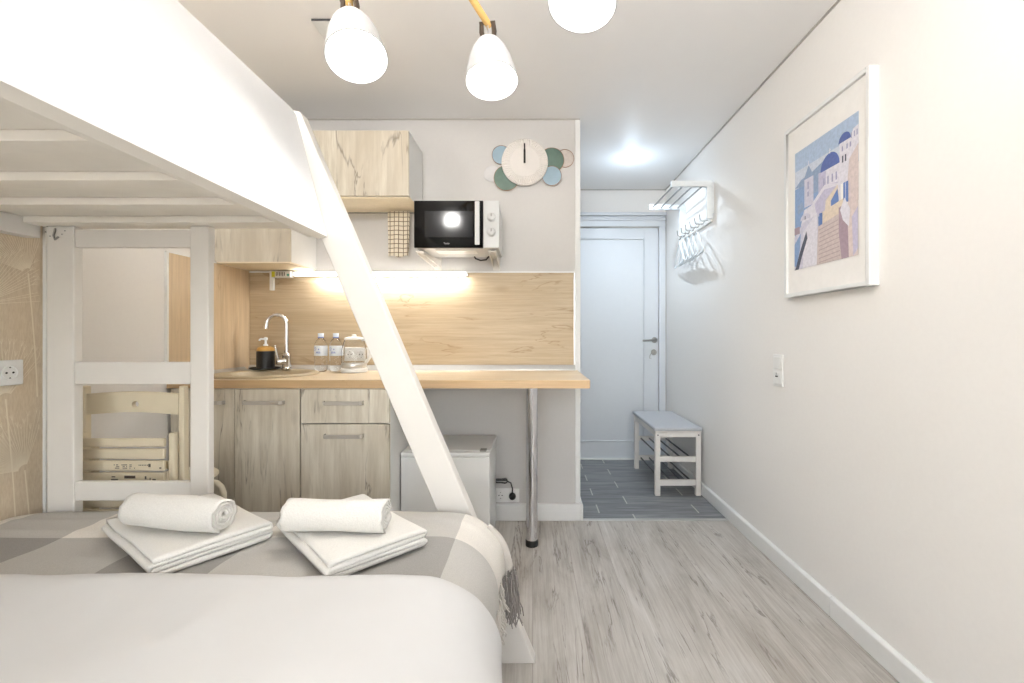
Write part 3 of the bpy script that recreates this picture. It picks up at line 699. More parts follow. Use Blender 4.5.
for px, py, rp, mt, lb, dep in [(501.5,155.6,9.3,'blue_disc','pale blue disc',.010), (492,174,7.8,'pale_disc','pale ribbed disc',.005), (506.6,178.7,12.5,'teal_disc','large teal disc',.013),
                             (551.7,160.7,12.2,'teal_disc','large teal disc',.010), (565,158.7,8.8,'pink_disc','speckled pinkish disc',.005), (551.7,176.6,9.6,'blue_disc','pale blue disc',.014)]:
    x = (px-532.5)/167; z = 1.107+(335-py)/167; r = rp/167
    dk = MB().lathe([(r, .0005+dep-.004 if dep > .006 else .0005), (r, dep), (r-.003, dep+.001), (0, dep+.001)], (x, YK, z), (0,-1,0), 36, close=False).build('disc', [M[mt]], t)
    dk['label'] = lb
    rim = MB().lathe([(r+.0015, dep-.003), (r+.0015, dep+.0018), (r-.001, dep+.0018), (r-.001, dep-.003)], (x, YK, z), (0,-1,0), 36, close=False).build('rim', M['copper'] if mt not in ('pale_disc',) else M['pale_disc'], dk)

# ------------------------------------------------------------------ fridge
fx0, fx1, fy0, fy1, fz = -.661, -.211, 2.245, 2.640, .508
t = thing('mini_fridge', ((fx0+fx1)/2, (fy0+fy1)/2, 0), 'small white fridge standing below the worktop', 'fridge')
MB().box(fx0+.004, fx1-.004, fy0+.05, fy1, .018, fz-.012).build('body', M['appliance'], t, bevel=.004)
MB().box(fx0+.001, fx1-.001, fy0+.045, fy1+.004, fz-.0115, fz+.012).build('top_plate', M['appliance'], t, bevel=.004)
MB().box(fx0+.003, fx1-.003, fy0, fy0+.044, .02, fz-.012).build('door', M['appliance'], t, bevel=.006, seg=3)
MB().box(fx0+.003, fx1-.003, fy0, fy0+.044, fz-.0105, fz+.011).build('door_cap', M['appliance'], t, bevel=.004)
MB().box(fx1-.055, fx1-.022, fy0+.018, fy0+.07, fz+.0125, fz+.018).build('hinge_cover', M['steel'], t, bevel=.002)
for a in (fx0+.04, fx1-.04):
    for b_ in (fy0+.08, fy1-.04): MB().lathe([(.015, 0), (.015, .019)], (a, b_, 0), n=16).build('foot', M['black'], t)
pts = []
for i in range(40):
    a = i/39*2*PI*2.5; pts.append((-.185+.036*math.cos(a), 2.655-.012*(i/39)+.004*math.sin(a*2), .248+.012*math.sin(a)+.003*math.sin(3*a)))
MB().tube([(-.214, 2.645, .252)] + pts, .004, 8).build('cord_bundle', M['black'], t)
MB().tube([(-.15, 2.645, .248), (-.128, 2.652, .236), (-.118, 2.655, .20), (-.1195, 2.650, .168)], .004, 8).build('power_cord', M['black'], t)
MB().lathe([(.019, .0), (.021, .012), (.018, .026), (.008, .034)], (-.1195, 2.6805, .150), (0,-1,0), 20).build('plug', M['black'], t)

# ------------------------------------------------------------------ ceiling lamp, spot, vent
t = thing('ceiling_lamp', (-.42, 1.0, H), 'ceiling lamp with pine arms and white bell shades', 'lamp')
hub = Vector((-.42, 1.0, 2.31))
MB().lathe([(.07, 0), (.07, .02), (.055, .028), (.012, .03), (.012, .085)], (hub.x, hub.y, H), (0,0,-1), 32).lathe([(.045, -.02), (.05, 0), (.045, .02)], hub, (0,0,1), 24).build('ceiling_mount', M['white_plastic'], t)
# (apex, opening centre, opening radius)
def shade(ap, op, R, energy=5):
    ap = Vector(ap); op = Vector(op); ax = (op-ap).normalized(); L = (op-ap).length
    prof = [(.008, 0), (.022, .004), (.040*1, .022), (.056, .05), (.068, .085), (R*.93, L*.80), (R, L), (R-.003, L), (R*.90, L*.8), (.062, .085), (.050, .05), (.034, .026), (.0, .012)]
    s_ = MB().lathe(prof, ap, ax, 40, close=False).build('lamp_shade', M['shade'], t)
    c = ap+ax*(L-.030)
    MB().lathe([(0, -.045), (.03, -.040), (R*.80, -.012), (R*.86, 0), (R*.80, .012), (R*.5, .022), (0, .026)], c, ax, 32, close=False).build('light_bulb', M['bulb'], s_)
    # bracket + arm
    kn = ap-ax*.058 + Vector((0,0,.004))
    side = ax.cross(Vector((0,1,0))).normalized()
    br_ = MB()
    for q in (-1, 1):
        a0 = ap+side*q*.016-ax*-.008; a1 = kn+side*q*.019
        br_.tube([a0, (a0+a1)/2+side*q*.003, a1], [.006, .008, .007], 8)
    br_.tube([kn-side*.026, kn+side*.026], .005, 8)
    br_.build('bracket', M['lampmetal'], s_)
    MB().tube([ap-ax*-.005, kn], .004, 8).build('stem', M['chrome'], s_)
    MB().tube([kn-(hub-kn).normalized()*.012, hub-(hub-kn).normalized()*.045], [.0115, .0125], 12).build('arm', M['lampwood'], t)
    li = bpy.data.lights.new('bulb_light', 'SPOT'); li.energy = energy; li.color = (1, .98, .955); li.shadow_soft_size = .05; li.spot_size = 3.0; li.spot_blend = .5
    lo = bpy.data.objects.new('bulb_light', li); C.objects.link(lo); lo.location = op+ax*.012
    lo.rotation_euler = ax.to_track_quat('-Z', 'Y').to_euler()
def P3(px, py, Y): return Vector(((px-532.5)*Y/450, Y, 1.107+(335-py)*Y/450))
shade(P3(351, 15, 1.29), P3(357, 58, 1.235), .083, .7)
shade(P3(488.5, 39, 1.45), P3(492, 82, 1.415), .084, 10)
shade(P3(589, -62, 1.13), P3(582, 4, 1.09), .084, 3.2)
shade((.02, .50, 2.05), (.07, .565, 2.125), .084, 28)  # unseen shade, added and aimed up to brighten the ceiling
shade((-.72, .50, 2.08), (-.74, .565, 2.155), .084, 34)  # second added shade out of view, also uplights the ceiling
t = thing('recessed_spotlight', (.726, 3.285, H), 'small round recessed spotlight glowing in the hall ceiling', 'lamp')
MB().lathe([(.030, -.002), (.030, .002), (.046, .004), (.046, -.0)], (.726, 3.285, H-.0005), (0,0,-1), 32, close=False).build('ring', M['white_plastic'], t)
MB().lathe([(0, .018), (.012, .017), (.024, .011), (.029, .001)], (.726, 3.285, H-.0005), (0,0,-1), 32, close=False).build('lens', M['spot'], t)
t = thing('ceiling_vent', (-.83, 1.92, H), 'flat square white vent plate on the ceiling, partly hidden by a lamp shade', 'vent')
MB().box(-.905, -.745, 1.84, 1.995, H-.010, H-.0005).build('plate', M['trimw'], t, bevel=.002)
vs_ = MB()
vs_.lathe([(.008, 0), (.008, .001)], (-.865, 1.93, H-.0102), (0,0,-1), 16)
vs_.build('screw_cover', M['bead'], t)
MB().box(-.904, -.746, 1.8385, 1.8398, H-.0095, H-.001).build('edge_shadow', M['steel_dark'], t)  # shadow line at the near edge, drawn as a dark strip

# ------------------------------------------------------------------ bunk bed
t = thing('loft_bed', (-1.1, .6, 0), 'tall white painted loft bed built over the lower bed', 'loft bed')
BX = -.69
def plankX(z): return .010-.4265*z
for yy, lab in ((1.515, 'far'), (-.42, 'near')):
    z1 = 1.86
    pl = MB().prism([(plankX(0)-.112, yy, 0), (plankX(0), yy, 0), (plankX(z1), yy, z1), (plankX(z1)-.06, yy, z1+.012), (plankX(z1-.03)-.112, yy, z1-.03)], (0, .052, 0))
    pl.build('slanting_leg', M['white_paint'], t, bevel=.003)
MB().box(-1.632, -1.542, 1.512, 1.545, 0, 1.474).build('post', M['white_paint'], t, bevel=.003)
MB().box(-1.151, -1.089, 1.512, 1.540, 0, 1.474).build('post', M['white_paint'], t, bevel=.003)
for z0, z1 in ((1.402, 1.462), (.941, 1.016), (.548, .612)):
    MB().box(-1.5415, -1.1515, 1.516, 1.536, z0, z1).build('rung', M['white_paint'], t, bevel=.002)
MB().box(-1.698, -1.650, -.45, 1.510, 1.432, 1.492).build('side_rail', M['white_paint'], t, bevel=.002)
MB().box(BX-.066, BX-.032, -.45, 1.512, 1.437, 1.56).build('side_rail', M['slat_paint'], t, bevel=.002)
MB().box(-1.66, BX-.067, 1.512, 1.56, 1.475, 1.60).build('end_rail', M['slat_paint'], t, bevel=.002)
y = 1.435
sl = [(1.455, .05), (1.257, .062), (1.058, .058), (.842, .06), (.63, .06), (.42, .06), (.22, .06), (.02, .06), (-.18, .06), (-.38, .06)]
for y, w_ in sl:
    MB().box(-1.649, BX-.0665, y, y+w_, 1.471, 1.492).build('slat', M['slat_paint'], t, bevel=.0015)
MB().box(-1.697, BX-.067, -.45, 1.511, 1.4925, 1.505).build('base_board', M['slat_paint'], t)
hk = MB()
hk.tube([(-1.602, 1.5105, 1.465), (-1.602, 1.505, 1.44), (-1.592, 1.500, 1.425), (-1.582, 1.502, 1.435)], .003, 8)
for dx_, dz_ in ((-.03, .028), (-.035, .008), (.02, .03), (.02, .0), (-.02, -.006), (.03, .012)): hk.lathe([(.0022, 0), (.0022, .002)], (-1.600+dx_, 1.512, 1.445+dz_), (0,-1,0), 8)
hk.build('fitting', M['steel'], t)
# guard panel wrapped in white cloth, leaning with the slanting leg
gp = MB()
dirv = Vector((plankX(1.86)-plankX(1.437), 0, 1.86-1.437)); nrm = Vector((dirv.z, 0, -dirv.x)).normalized()
bot = Vector((BX, 0, 1.437))
dirv = Vector((-.800-BX, 0, 1.868-1.437)); nrm = Vector((dirv.z, 0, -dirv.x)).normalized()
th_ = .031
NV = 120
def outer(u, v):
    # u around the cross-section: outside face bottom->top, over the rounded top, inside face down
    y = -.45+(1.512+.45)*v
    L = dirv.length; r = th_/2
    up = dirv.normalized()
    e = max(0, 1-(1-v)/.10)
    if u < .62:
        s_ = u/.62; p = bot+up*((L-r)*s_)
        wr = .0012*math.sin(14*s_+9*v)*(.2+.5*math.exp(-((v-.93)/.05)**2)) + .0018*math.sin(40*(v*.5+s_*.4))*math.exp(-((v-.86)/.06)**2-((s_-.45)/.3)**2)
        p = p+nrm*wr*math.sin(PI*s_)
    elif u < .80:
        a = (u-.62)/.18*PI; p = bot+up*(L-r)+(-nrm*r)+(nrm*math.cos(a)+up*math.sin(a))*r
    else:
        s_ = (u-.80)/.20; p = bot+up*((L-r)*(1-s_))-nrm*th_
    sag = .008*max(0, (v-.985)/.015)**2
    if .5 < u < .9: p = p-up*sag
    return Vector((p.x, y, p.z))
grid(gp, 60, NV, outer)
k0 = 0
nu = 61
# close bottom and ends
for j in range(NV):
    gp.f.append([j*nu, (j+1)*nu, (j+1)*nu+60, j*nu+60]); gp.mi.append(1); gp.sm.append(False)
gp.f.append([i for i in range(nu)][::-1]); gp.mi.append(0); gp.sm.append(False)
gp.f.append([NV*nu+i for i in range(nu)]); gp.mi.append(0); gp.sm.append(False)
g_ = gp.build('guard_panel', [M['sheet'], M['slat_paint']], t); g_['label'] = 'wide leaning guard panel covered in smooth white cloth'

# lower bed
ZB = .525; YE = 1.492
t = thing('lower_bed', (-.9, .5, 0), 'low double bed base hidden under the white bedding', 'bed')
MB().box(-1.68, -1.655, -.47, 1.48, .12, .30).box(-.19, -.165, -.47, 1.48, .12, .30).box(-1.655, -.19, 1.455, 1.48, .12, .30).box(-1.655, -.19, -.47, -.445, .12, .30).build('frame', M['white_paint'], t, bevel=.003)
for x in (-1.64, -.24):
    for y in (-.43, 1.39): MB().box(x, x+.05, y, y+.05, 0, .1195).build('leg', M['white_paint'], t, bevel=.003)
MB().box(-1.654, -.191, -.444, 1.454, .2, .225).build('slat_base', M['slat_paint'], t)
mt_ = MB().box(-1.685, -.205, -.47, 1.470, .301, ZB-.006)
solo(mt_, 'mattress', M['mattress'], 'white mattress under the throw and duvet', 'mattress', bevel=.07, seg=6)

def sheet_profile(s_, ztop, xflat, rx, rz, zlow):
    """s_ in metres across the bed starting at the wall; returns (x,z)"""
    x0 = -1.688; L1 = xflat-x0
    La = .5*PI*math.sqrt((rx*rx+rz*rz)/2)
    if s_ < L1: return x0+s_, ztop
    if s_ < L1+La:
        a = (s_-L1)/La*PI/2; return xflat+rx*math.sin(a), ztop-rz*(1-math.cos(a))
    return xflat+rx, ztop-rz-(s_-L1-La)
def make_sheet(name, mat, ztop, xflat, rx, rz, ya, yb, drop, nu, nv, bulge, label, cat, thick, uv=False, far_round=0):
    x0 = -1.688; La = .5*PI*math.sqrt((rx*rx+rz*rz)/2); L = (xflat-x0)+La+drop
    vs = []; uvs = []
    for j in range(nv+1):
        v = j/nv; y = ya+(yb-ya)*v
        for i in range(nu+1):
            s_ = L*i/nu; x, z = sheet_profile(s_, ztop, xflat, rx, rz, 0)
            dx, dy, dz = bulge(s_, y, L, v)
            vs.append((x+dx, y+dy, z+dz)); uvs.append((min(x0+s_, .05), y))
    fs = [(j*(nu+1)+i, j*(nu+1)+i+1, (j+1)*(nu+1)+i+1, (j+1)*(nu+1)+i) for j in range(nv) for i in range(nu)]
    mb = MB(); mb.add(vs, fs, 0, True)
    xs = [p.x for p in mb.v]; ys = [p.y for p in mb.v]; zs = [p.z for p in mb.v]
    org = Vector(((min(xs)+max(xs))/2, (min(ys)+max(ys))/2, min(zs)))
    me = bpy.data.meshes.new(name); me.from_pydata([tuple(p-org) for p in mb.v], [], mb.f)
    me.materials.append(mat)
    for p in me.polygons: p.use_smooth = True
    ul = me.uv_layers.new(name='cloth')
    for lp in me.loops: ul.data[lp.index].uv = uvs[lp.vertex_index]
    o = bpy.data.objects.new(name, me); C.objects.link(o); o.location = org; ORG[o.name] = org
    sd = o.modifiers.new('thickness', 'SOLIDIFY'); sd.thickness = thick; sd.offset = -1 if fs else 1
    return setp(o, label, cat)
def th_bulge(s_, y, L, v):
    side = max(0, (s_-1.45)/.5)
    dz = .003*math.sin(y*34+s_*2)*(.6)+.002*math.sin(s_*9+y*11)
    far = max(0, (y-1.44)/.052); dz -= .010*far**2
    if s_ < .12: dz -= .012*((.12-s_)/.12)**2
    # soft valley fold near the wall
    dz += .004*math.exp(-((y-1.40)/.018)**2)+.004*math.exp(-((y-1.32)/.015)**2)*max(0, 1-s_)
    dx = .006*math.sin(y*26+1)*min(1, side*2)+.004*math.sin(y*61)*min(1, side)
    if side > 0: dx += .008*math.exp(-((y-1.40)/.07)**2)*min(1, side*1.5)
    return dx, 0, dz*(1-.4*min(1, side*2.5))
th_o = make_sheet('throw_blanket', M['throw'], ZB+.006, -.265, .165, .16, .98, YE, .035, 150, 60, th_bulge,
    'grey and white checked throw blanket with fringe across the foot of the lower bed', 'blanket', .006, True)
# hanging corner fold of the throw
cf = MB()
def cfold(u, v):
    # cone-like fold leaving the corner and falling outward
    p0 = Vector((-.148, 1.465, .485)); p1 = Vector((-.085, 1.500, .325))
    c = p0.lerp(p1, v) + Vector((.012*math.sin(v*PI), 0, .012*math.sin(v*PI)))
    r = .016+.017*v
    a = -2.1+u*4.6
    return c+Vector((math.sin(a)*r*.62, math.cos(a)*r*-1.0, math.sin(a)*r*.35))
grid(cf, 20, 16, cfold)
def child_mesh(mb, name, mat, parent, **k):
    return mb.build(name, mat, parent, **k)
cfo = cf.build('corner_fold', M['fringe_l'], th_o); sd = cfo.modifiers.new('s', 'SOLIDIFY'); sd.thickness = .004
rf = random.Random(11)
def tassels(rows, mat, name, lab):
    mb = MB()
    for (x, y, z, L) in rows:
        for k in range(3):
            pts = []; ph = rf.uniform(0, 6); ox = rf.uniform(-.006, .006); oy = rf.uniform(-.007, .007)
            for q in range(7):
                f = q/6; pts.append((x+ox*f*2+.008*math.sin(ph+f*9)*f+.008*f, y+oy*f*2+.004*math.cos(ph+f*6)*f, z-L*f*rf.uniform(.94, 1.0)))
            mb.tube(pts, [.0026, .003, .0028, .0028, .0026, .0024, .0015], 5)
    o = mb.build(name, mat, th_o); o['label'] = lab; return o
rows = [(-.083+.013*math.sin(i*1.3), 1.405+.0085*i, .335+rf.uniform(-.01, .012), rf.uniform(.12, .165)) for i in range(13)] + \
       [(-.062+.009*math.sin(i*1.9), 1.44+.008*i, .335+rf.uniform(-.01, .01), rf.uniform(.13, .17)) for i in range(8)]
tassels(rows, M['fringe_d'], 'fringe', 'dark grey twisted fringe at the far corner')
rows = [(-.100+.008*math.sin(i*1.1), 1.20+.0125*i, .350+rf.uniform(-.01, .01), rf.uniform(.07, .11)) for i in range(18)]
tassels(rows, M['fringe_l'], 'fringe', 'pale grey twisted fringe along the side')

def dv_bulge(s_, y, L, v):
    f = (1.06-y)
    # rounded far edge
    e = max(0, 1-(1-v)/.06); dz = -.040*e**2.5
    dz += .006*math.sin(s_*3.1+y*4)+.004*math.sin(s_*7.3-y*9)
    if s_ < .15: dz -= .02*((.15-s_)/.15)**2
    side = max(0, (s_-1.45)/.5)
    dx = .012*math.sin(y*9+.8)*min(1, side*1.6)+.007*math.sin(y*23+s_*5)*min(1, side)
    if side > .9: dx -= .05*(side-.9)
    dy = -.03*max(0, side-.25)*max(0, 1-(1-v)/.2) + .012*math.sin(s_*2.2+.4)
    return dx, dy, dz*(1-.5*min(1, side*2))
dvo = make_sheet('duvet', M['duvet'], ZB+.044, -.282, .216, .17, -.48, 1.058, .20, 150, 130, dv_bulge,
    'plump white duvet covering the near half of the lower bed', 'duvet', .034)
tex = bpy.data.textures.new('creases', 'CLOUDS'); tex.noise_scale = .22; tex.noise_depth = 2
dm = dvo.modifiers.new('creases', 'DISPLACE'); dm.texture = tex; dm.strength = .016; dm.mid_level = .5
dvo.modifiers.move(1, 0)

# ------------------------------------------------------------------ towels
def serp_section(W, t_, layers, g=.0006):
    """list of closed quads strips: serpentine centreline in (u,z)"""
    pts = []; h = t_+g
    for l in range(layers):
        z = t_/2+l*h; a, b_ = (0, W) if l % 2 == 0 else (W, 0)
        nseg = 10
        for i in range(nseg+1):
            pts.append((a+(b_-a)*i/nseg, z))
        if l < layers-1:
            cx_ = b_; s_ = 1 if b_ == W else -1
            for q in range(1, 6):
                an = -PI/2+PI*q/6; pts.append((cx_+s_*math.cos(an)*h/2, z+h/2+math.sin(an)*h/2))
    return pts
def thick_strip(pts, t_):
    out = []
    for i, p in enumerate(pts):
        a = Vector(pts[max(0, i-1)]); b_ = Vector(pts[min(len(pts)-1, i+1)]); d_ = (b_-a).normalized(); n = Vector((-d_.y, d_.x))
        out.append((Vector(p)+n*t_/2, Vector(p)-n*t_/2))
    return out
def sweep(name, pts, t_, L, org, yaw, label, cat, group, wob=.003, nL=26, seed=0, mat='terry', taper=None, zscale=None):
    rr_ = random.Random(seed); st = thick_strip(pts, t_); n = len(st)
    loop = [a for a, b_ in st]+[b_ for a, b_ in reversed(st)]
    ph = [rr_.uniform(0, 6) for _ in range(6)]
    vs = []; m_ = len(loop)
    for j in range(nL+1):
        f = j/nL; y = (f-.5)*L
        for i, p in enumerate(loop):
            w1 = wob*math.sin(ph[0]+p.x*22+f*5)*.5+wob*math.sin(ph[1]+f*9+p.x*9)*.5
            edge = wob*1.4*math.sin(ph[2]+p.y*240+p.x*8)*(abs(f-.5)*2)**6
            q = Vector((p.x+w1*.4, y+edge, p.y*(1+ .05*math.sin(ph[3]+f*6+p.x*12))+abs(w1)*.2))
            if zscale: q.z *= zscale(p.x, f)
            vs.append(q)
    fs = []
    for j in range(nL):
        for i in range(m_): fs.append((j*m_+i, j*m_+(i+1) % m_, (j+1)*m_+(i+1) % m_, (j+1)*m_+i))
    for base_ in (0, nL*m_):
        for i in range(n-1):
            fs.append((base_+i, base_+i+1, base_+m_-2-i, base_+m_-1-i))
    mb = MB(); mb.add(vs, fs, 0, True)
    me = bpy.data.meshes.new(name); me.from_pydata([tuple(v) for v in mb.v], [], mb.f); me.materials.append(M[mat])
    for p in me.polygons: p.use_smooth = True
    bm = bmesh.new(); bm.from_mesh(me); bmesh.ops.recalc_face_normals(bm, faces=bm.faces); bm.to_mesh(me); bm.free()
    o = bpy.data.objects.new(name, me); C.objects.link(o); o.location = org; o.rotation_euler = (0, 0, yaw); ORG[o.name] = Vector(org)
    return setp(o, label, cat, group)
ZT = ZB+.013
def folded(A, B, C_, label, seed):
    A = Vector((A[0], A[1], 0)); B = Vector((B[0], B[1], 0)); C_ = Vector((C_[0], C_[1], 0))
    L = (A-B).length; W = (C_-B).length*1.0
    yax = (A-B).normalized(); yaw = math.atan2(-yax.x, yax.y)
    pts = serp_section(W, .0105, 4)
    pts = [(p[0]-W/2, p[1]) for p in pts]
    ctr = (A+C_)/2+ (0*yax)
    return sweep('bath_towel', pts, .0105, L, (ctr.x, ctr.y, ZT), yaw, label, 'towel', 'folded bath towels on the throw', seed=seed)
folded((-1.215, 1.282), (-.885, 1.052), (-.735, 1.260), 'folded white bath towel with a rolled towel on top, nearer the wallpaper', 1)
folded((-.745, 1.320), (-.475, 1.045), (-.285, 1.200), 'folded white bath towel with a rolled towel on top, nearer the slanting leg', 2)
def roll_pts(r1, t_):
    pts = []; r0 = .006; turns = (r1-r0)/t_; n = int(turns*22)
    for i in range(n+1):
        a = i/22*2*PI; r = r0+t_*i/22; pts.append((r*math.cos(a), r*math.sin(a)))
    return pts
def rolled(px, py_, yaw, L, r, label, seed, zc):
    t_ = .0085; pts = roll_pts(r-.004, t_)
    # orient loose end downwards
    ea = math.atan2(pts[-1][1], pts[-1][0]); rot = -PI/2-ea-.3
    pts = [(x*math.cos(rot)-y*math.sin(rot), x*math.sin(rot)+y*math.cos(rot)) for x, y in pts]
    return sweep('rolled_towel', pts, t_*.86, L, (px, py_, zc), yaw, label, 'towel', 'rolled hand towels', wob=.0022, seed=seed)
rolled(-.955, 1.215, -PI/2-.17+PI, .285, .046, 'rolled white hand towel lying on the folded towel nearer the wallpaper', 5, ZT+.047+.0455)
rolled(-.520, 1.200, -PI/2-.02+PI, .265, .044, 'rolled white hand towel lying on the folded towel nearer the slanting leg', 6, ZT+.047+.0435)

# ------------------------------------------------------------------ folding chair and stool behind the posts
cy = 1.680
def fchair(cx0, cx1, cy, zb, label):
    t = thing('folding_chair', ((cx0+cx1)/2, cy, 0), label, 'folding chair')
    zt = .893
    # top back rail with round hole, slightly arched
    n = 24; hx_, hz_, hr = cx0+(cx1-cx0)*.50, zt-.045, .013
    outer_ = []
    for i in range(n+1): f = i/n; outer_.append((cx0+.002+(cx1-cx0-.026)*f, zt-.002+.008*math.sin(PI*f)-.004))
    for i in range(n+1): f = 1-i/n; outer_.append((cx0+.002+(cx1-cx0-.026)*f, zt-.086+.010*math.sin(PI*f)*1))
    # ring hole: build as two prisms left/right of the hole with curved cut
    rail = MB()
    def zT(x): f = (x-cx0-.002)/(cx1-cx0-.026); return zt-.006+.008*math.sin(PI*f)
    def zBt(x): f = (x-cx0-.002)/(cx1-cx0-.026); return zt-.084+.010*math.sin(PI*f)
    left = [(cx0+.002+(hx_-cx0-.002)*i/10) for i in range(11)]; right = [hx_+(cx1-.024-hx_)*i/10 for i in range(11)]
    polyL = [(x, cy, zT(x)) for x in left]+[(hx_+hr*math.cos(a), cy, hz_+hr*math.sin(a)) for a in [PI/2+PI*q/10 for q in range(11)]]+[(x, cy, zBt(x)) for x in reversed(left)]
    polyR = [(x, cy, zT(x)) for x in reversed(right)]+[(hx_+hr*math.cos(a), cy, hz_+hr*math.sin(a)) for a in [PI/2-PI*q/10 for q in range(11)]]+[(x, cy, zBt(x)) for x in right]
    rail.prism(polyL, (0, .016, 0)).prism(polyR, (0, .016, 0))
    rail.build('backrest', M['cream'], t)
    for x in (cx0-.022, cx1-.024):
        MB().prism([(x, cy-.004, 0), (x+.022, cy-.004, 0), (x+.024, cy-.004, .5), (x+.022, cy-.004, zt+.022), (x+.004, cy-.004, zt+.024), (x+.000, cy-.004, .5)], (0, .026, 0)).build('frame_stile', M['cream'], t, bevel=.003)
    for x in (cx0, cx1-.036):
        MB().box(x, x+.022, cy-.034, cy-.010, .40, .748).build('seat_rail', M['cream'], t, bevel=.006, seg=3)
    zs = [(.701, .731), (.657, .693), (.614, .650), (.568, .606), (.524, .560), (.480, .516), (.436, .472)]
    for a, b_ in zs: s_ = MB().box(cx0+.004, cx1-.040, cy-.048, cy-.0345, a, b_).build('seat_slat', M['cream'], t, bevel=.003)
    for k, x in enumerate((cx0-.001, cx1-.047)):
        MB().box(x, x+.020, cy+.018, cy+.036, 0, .70).build('leg', M['cream'], t, bevel=.004)
    for q in (.12, .60): MB().box(cx0+.02, cx1-.05, cy+.020, cy+.034, q, q+.03).build('crossbar', M['cream'], t, bevel=.003)
    # printed marks on two slats
    pr = MB(); r2 = random.Random(2)
    for grp, x in enumerate((0.150, .178, .207)):
        for i in range(5):
            for j in range(3):
                if r2.random() < .7: pr.box(cx0+x+i*.0042, cx0+x+i*.0042+.0026, cy-.0486, cy-.0481, .622+j*.006, .622+j*.006+.004)
    for i in range(6): pr.box(cx0+.24+i*.006, cx0+.24+i*.006+.003, cy-.0486, cy-.0481, .633, .637)
    pr.box(cx0+.275, cx0+.283, cy-.0486, cy-.0481, .628, .640).box(cx0+.315, cx0+.322, cy-.0486, cy-.0481, .622, .627)
    pr.box(cx0+.140, cx0+.165, cy-.0486, cy-.0481, .578, .585).box(cx0+.142, cx0+.155, cy-.0486, cy-.0481, .591, .595).box(cx0+.188, cx0+.228, cy-.0486, cy-.0481, .587, .597)
    pr.box(cx0+.262, cx0+.268, cy-.0486, cy-.0481, .584, .595).box(cx0+.280, cx0+.283, cy-.0486, cy-.0481, .578, .589).box(cx0+.290, cx0+.302, cy-.0486, cy-.0481, .580, .585)
    pr.build('printed_mark', M['ink'], t)
    return t
fchair(-1.668, -1.298, cy, 0, 'cream wooden folding chair standing folded behind the bed posts')
t = thing('stool', (-1.47, 1.90, 0), 'cream stool with bent round legs behind the bed post, beside the sink cabinet', 'stool')
MB().lathe([(.0, .498), (.112, .498), (.120, .504), (.120, .514), (.112, .520), (0, .520)], (-1.47, 1.90, 0), n=40, close=False).build('seat', M['bentwood'], t)
for a in (.0, 2.75, 3.9, -1.1):
    dx, dy = math.cos(a), math.sin(a)
    if a in (2.75,): dx, dy = -.9, .35
    if a == 3.9: dx, dy = -.85, -.3
    pr = [(.07, .485), (.11, .487), (.138, .482), (.156, .467), (.165, .44), (.167, .40), (.169, .25), (.173, 0)]
    MB().tube([(-1.47+dx*r, 1.90+dy*r*.9, z) for r, z in pr], .0115, 12).build('leg', M['bentwood'], t)

# ------------------------------------------------------------------ picture
PX = XR-.037
fy0, fy1, fz0, fz1 = 1.535, 2.055, 1.277, 2.030
t = thing('framed_picture', (XR, (fy0+fy1)/2, fz0), 'white framed photograph of white houses and blue domes on the wall', 'picture')
fw = .016
fr_ = MB().box(PX, XR-.0005, fy0, fy0+fw, fz0, fz1).box(PX, XR-.0005, fy1-fw, fy1, fz0, fz1).box(PX, XR-.0005, fy0+fw, fy1-fw, fz0, fz0+fw).box(PX, XR-.0005, fy0+fw, fy1-fw, fz1-fw, fz1)
fr_.build('frame', M['trimw'], t, bevel=.0015)
MB().box(PX+.012, PX+.016, fy0+fw, fy1-fw, fz0+fw, fz1-fw).build('mat_board', M['mat'], t)
ay0, ay1, az0, az1 = 1.600, 1.988, 1.392, 1.905
names = list(ART); art = MB(); lay = [0]
def ap(kind, pts):
    lay[0] += 1; x = PX+.0118-.00004*lay[0]
    art.add([(x, ay1-(ay1-ay0)*max(0, min(1, u)), az1-(az1-az0)*max(0, min(1, v))) for u, v in pts], [tuple(range(len(pts)))], names.index(kind))
def ell(kind, cu, cv, ru, rv, a0=0, a1=2*PI, n=24): ap(kind, [(cu+ru*math.cos(a0+(a1-a0)*i/n), cv-rv*math.sin(a0+(a1-a0)*i/n)) for i in range(n+1)])
R4 = lambda a, b_, c, d_: [(a, b_), (c, b_), (c, d_), (a, d_)]
ap('sky', R4(0, 0, 1, .35)); ap('haze', R4(0, .16, 1, .27)); ap('sea', R4(0, .27, .5, .72))
ap('haze', [(0, .24), (.4, .22), (.6, .26), (.6, .30), (0, .31)])
ap('head', [(0, .30), (.12, .25), (.3, .24), (.5, .20), (.6, .22), (.6, .36), (.3, .33), (.1, .31)])
ap('head', [(.05, .46), (.14, .44), (.17, .52), (.06, .53)])
ap('white', R4(.42, .28, .76, .62)); ap('lav', R4(.42, .28, .54, .5))
ell('dome', .60, .285, .145, .115, 0, PI); ap('white', R4(.595, .135, .605, .175)); ap('white', R4(.585, .145, .615, .15))
ap('white', R4(.745, .15, .90, .45)); ell('dome', .815, .150, .085, .062, 0, PI); ap('white', [(.9, .15), (.93, .1), (1, .09), (1, .3), (.9, .3)])
for u in (.775, .84, .885): ap('shade', R4(u, .18, u+.02, .215))
for u in (.90, .94, .975): ap('shade', R4(u, .12, u+.015, .16))
for u in (.78, .82): ap('deep', R4(u, .25, u+.02, .30))
ap('pink', [(.88, .30), (1, .22), (1, .62), (.86, .62), (.86, .42)])
ap('wall', R4(.18, .26, .34, .50)); ap('head', [(.165, .27), (.255, .165), (.345, .27)]); ap('white', R4(.25, .13, .26, .17)); ap('shade', R4(.235, .30, .26, .36)); ap('shade', R4(.235, .38, .26, .42))
ap('head', [(.34, .27), (.40, .22), (.42, .3), (.42, .42), (.34, .42)])
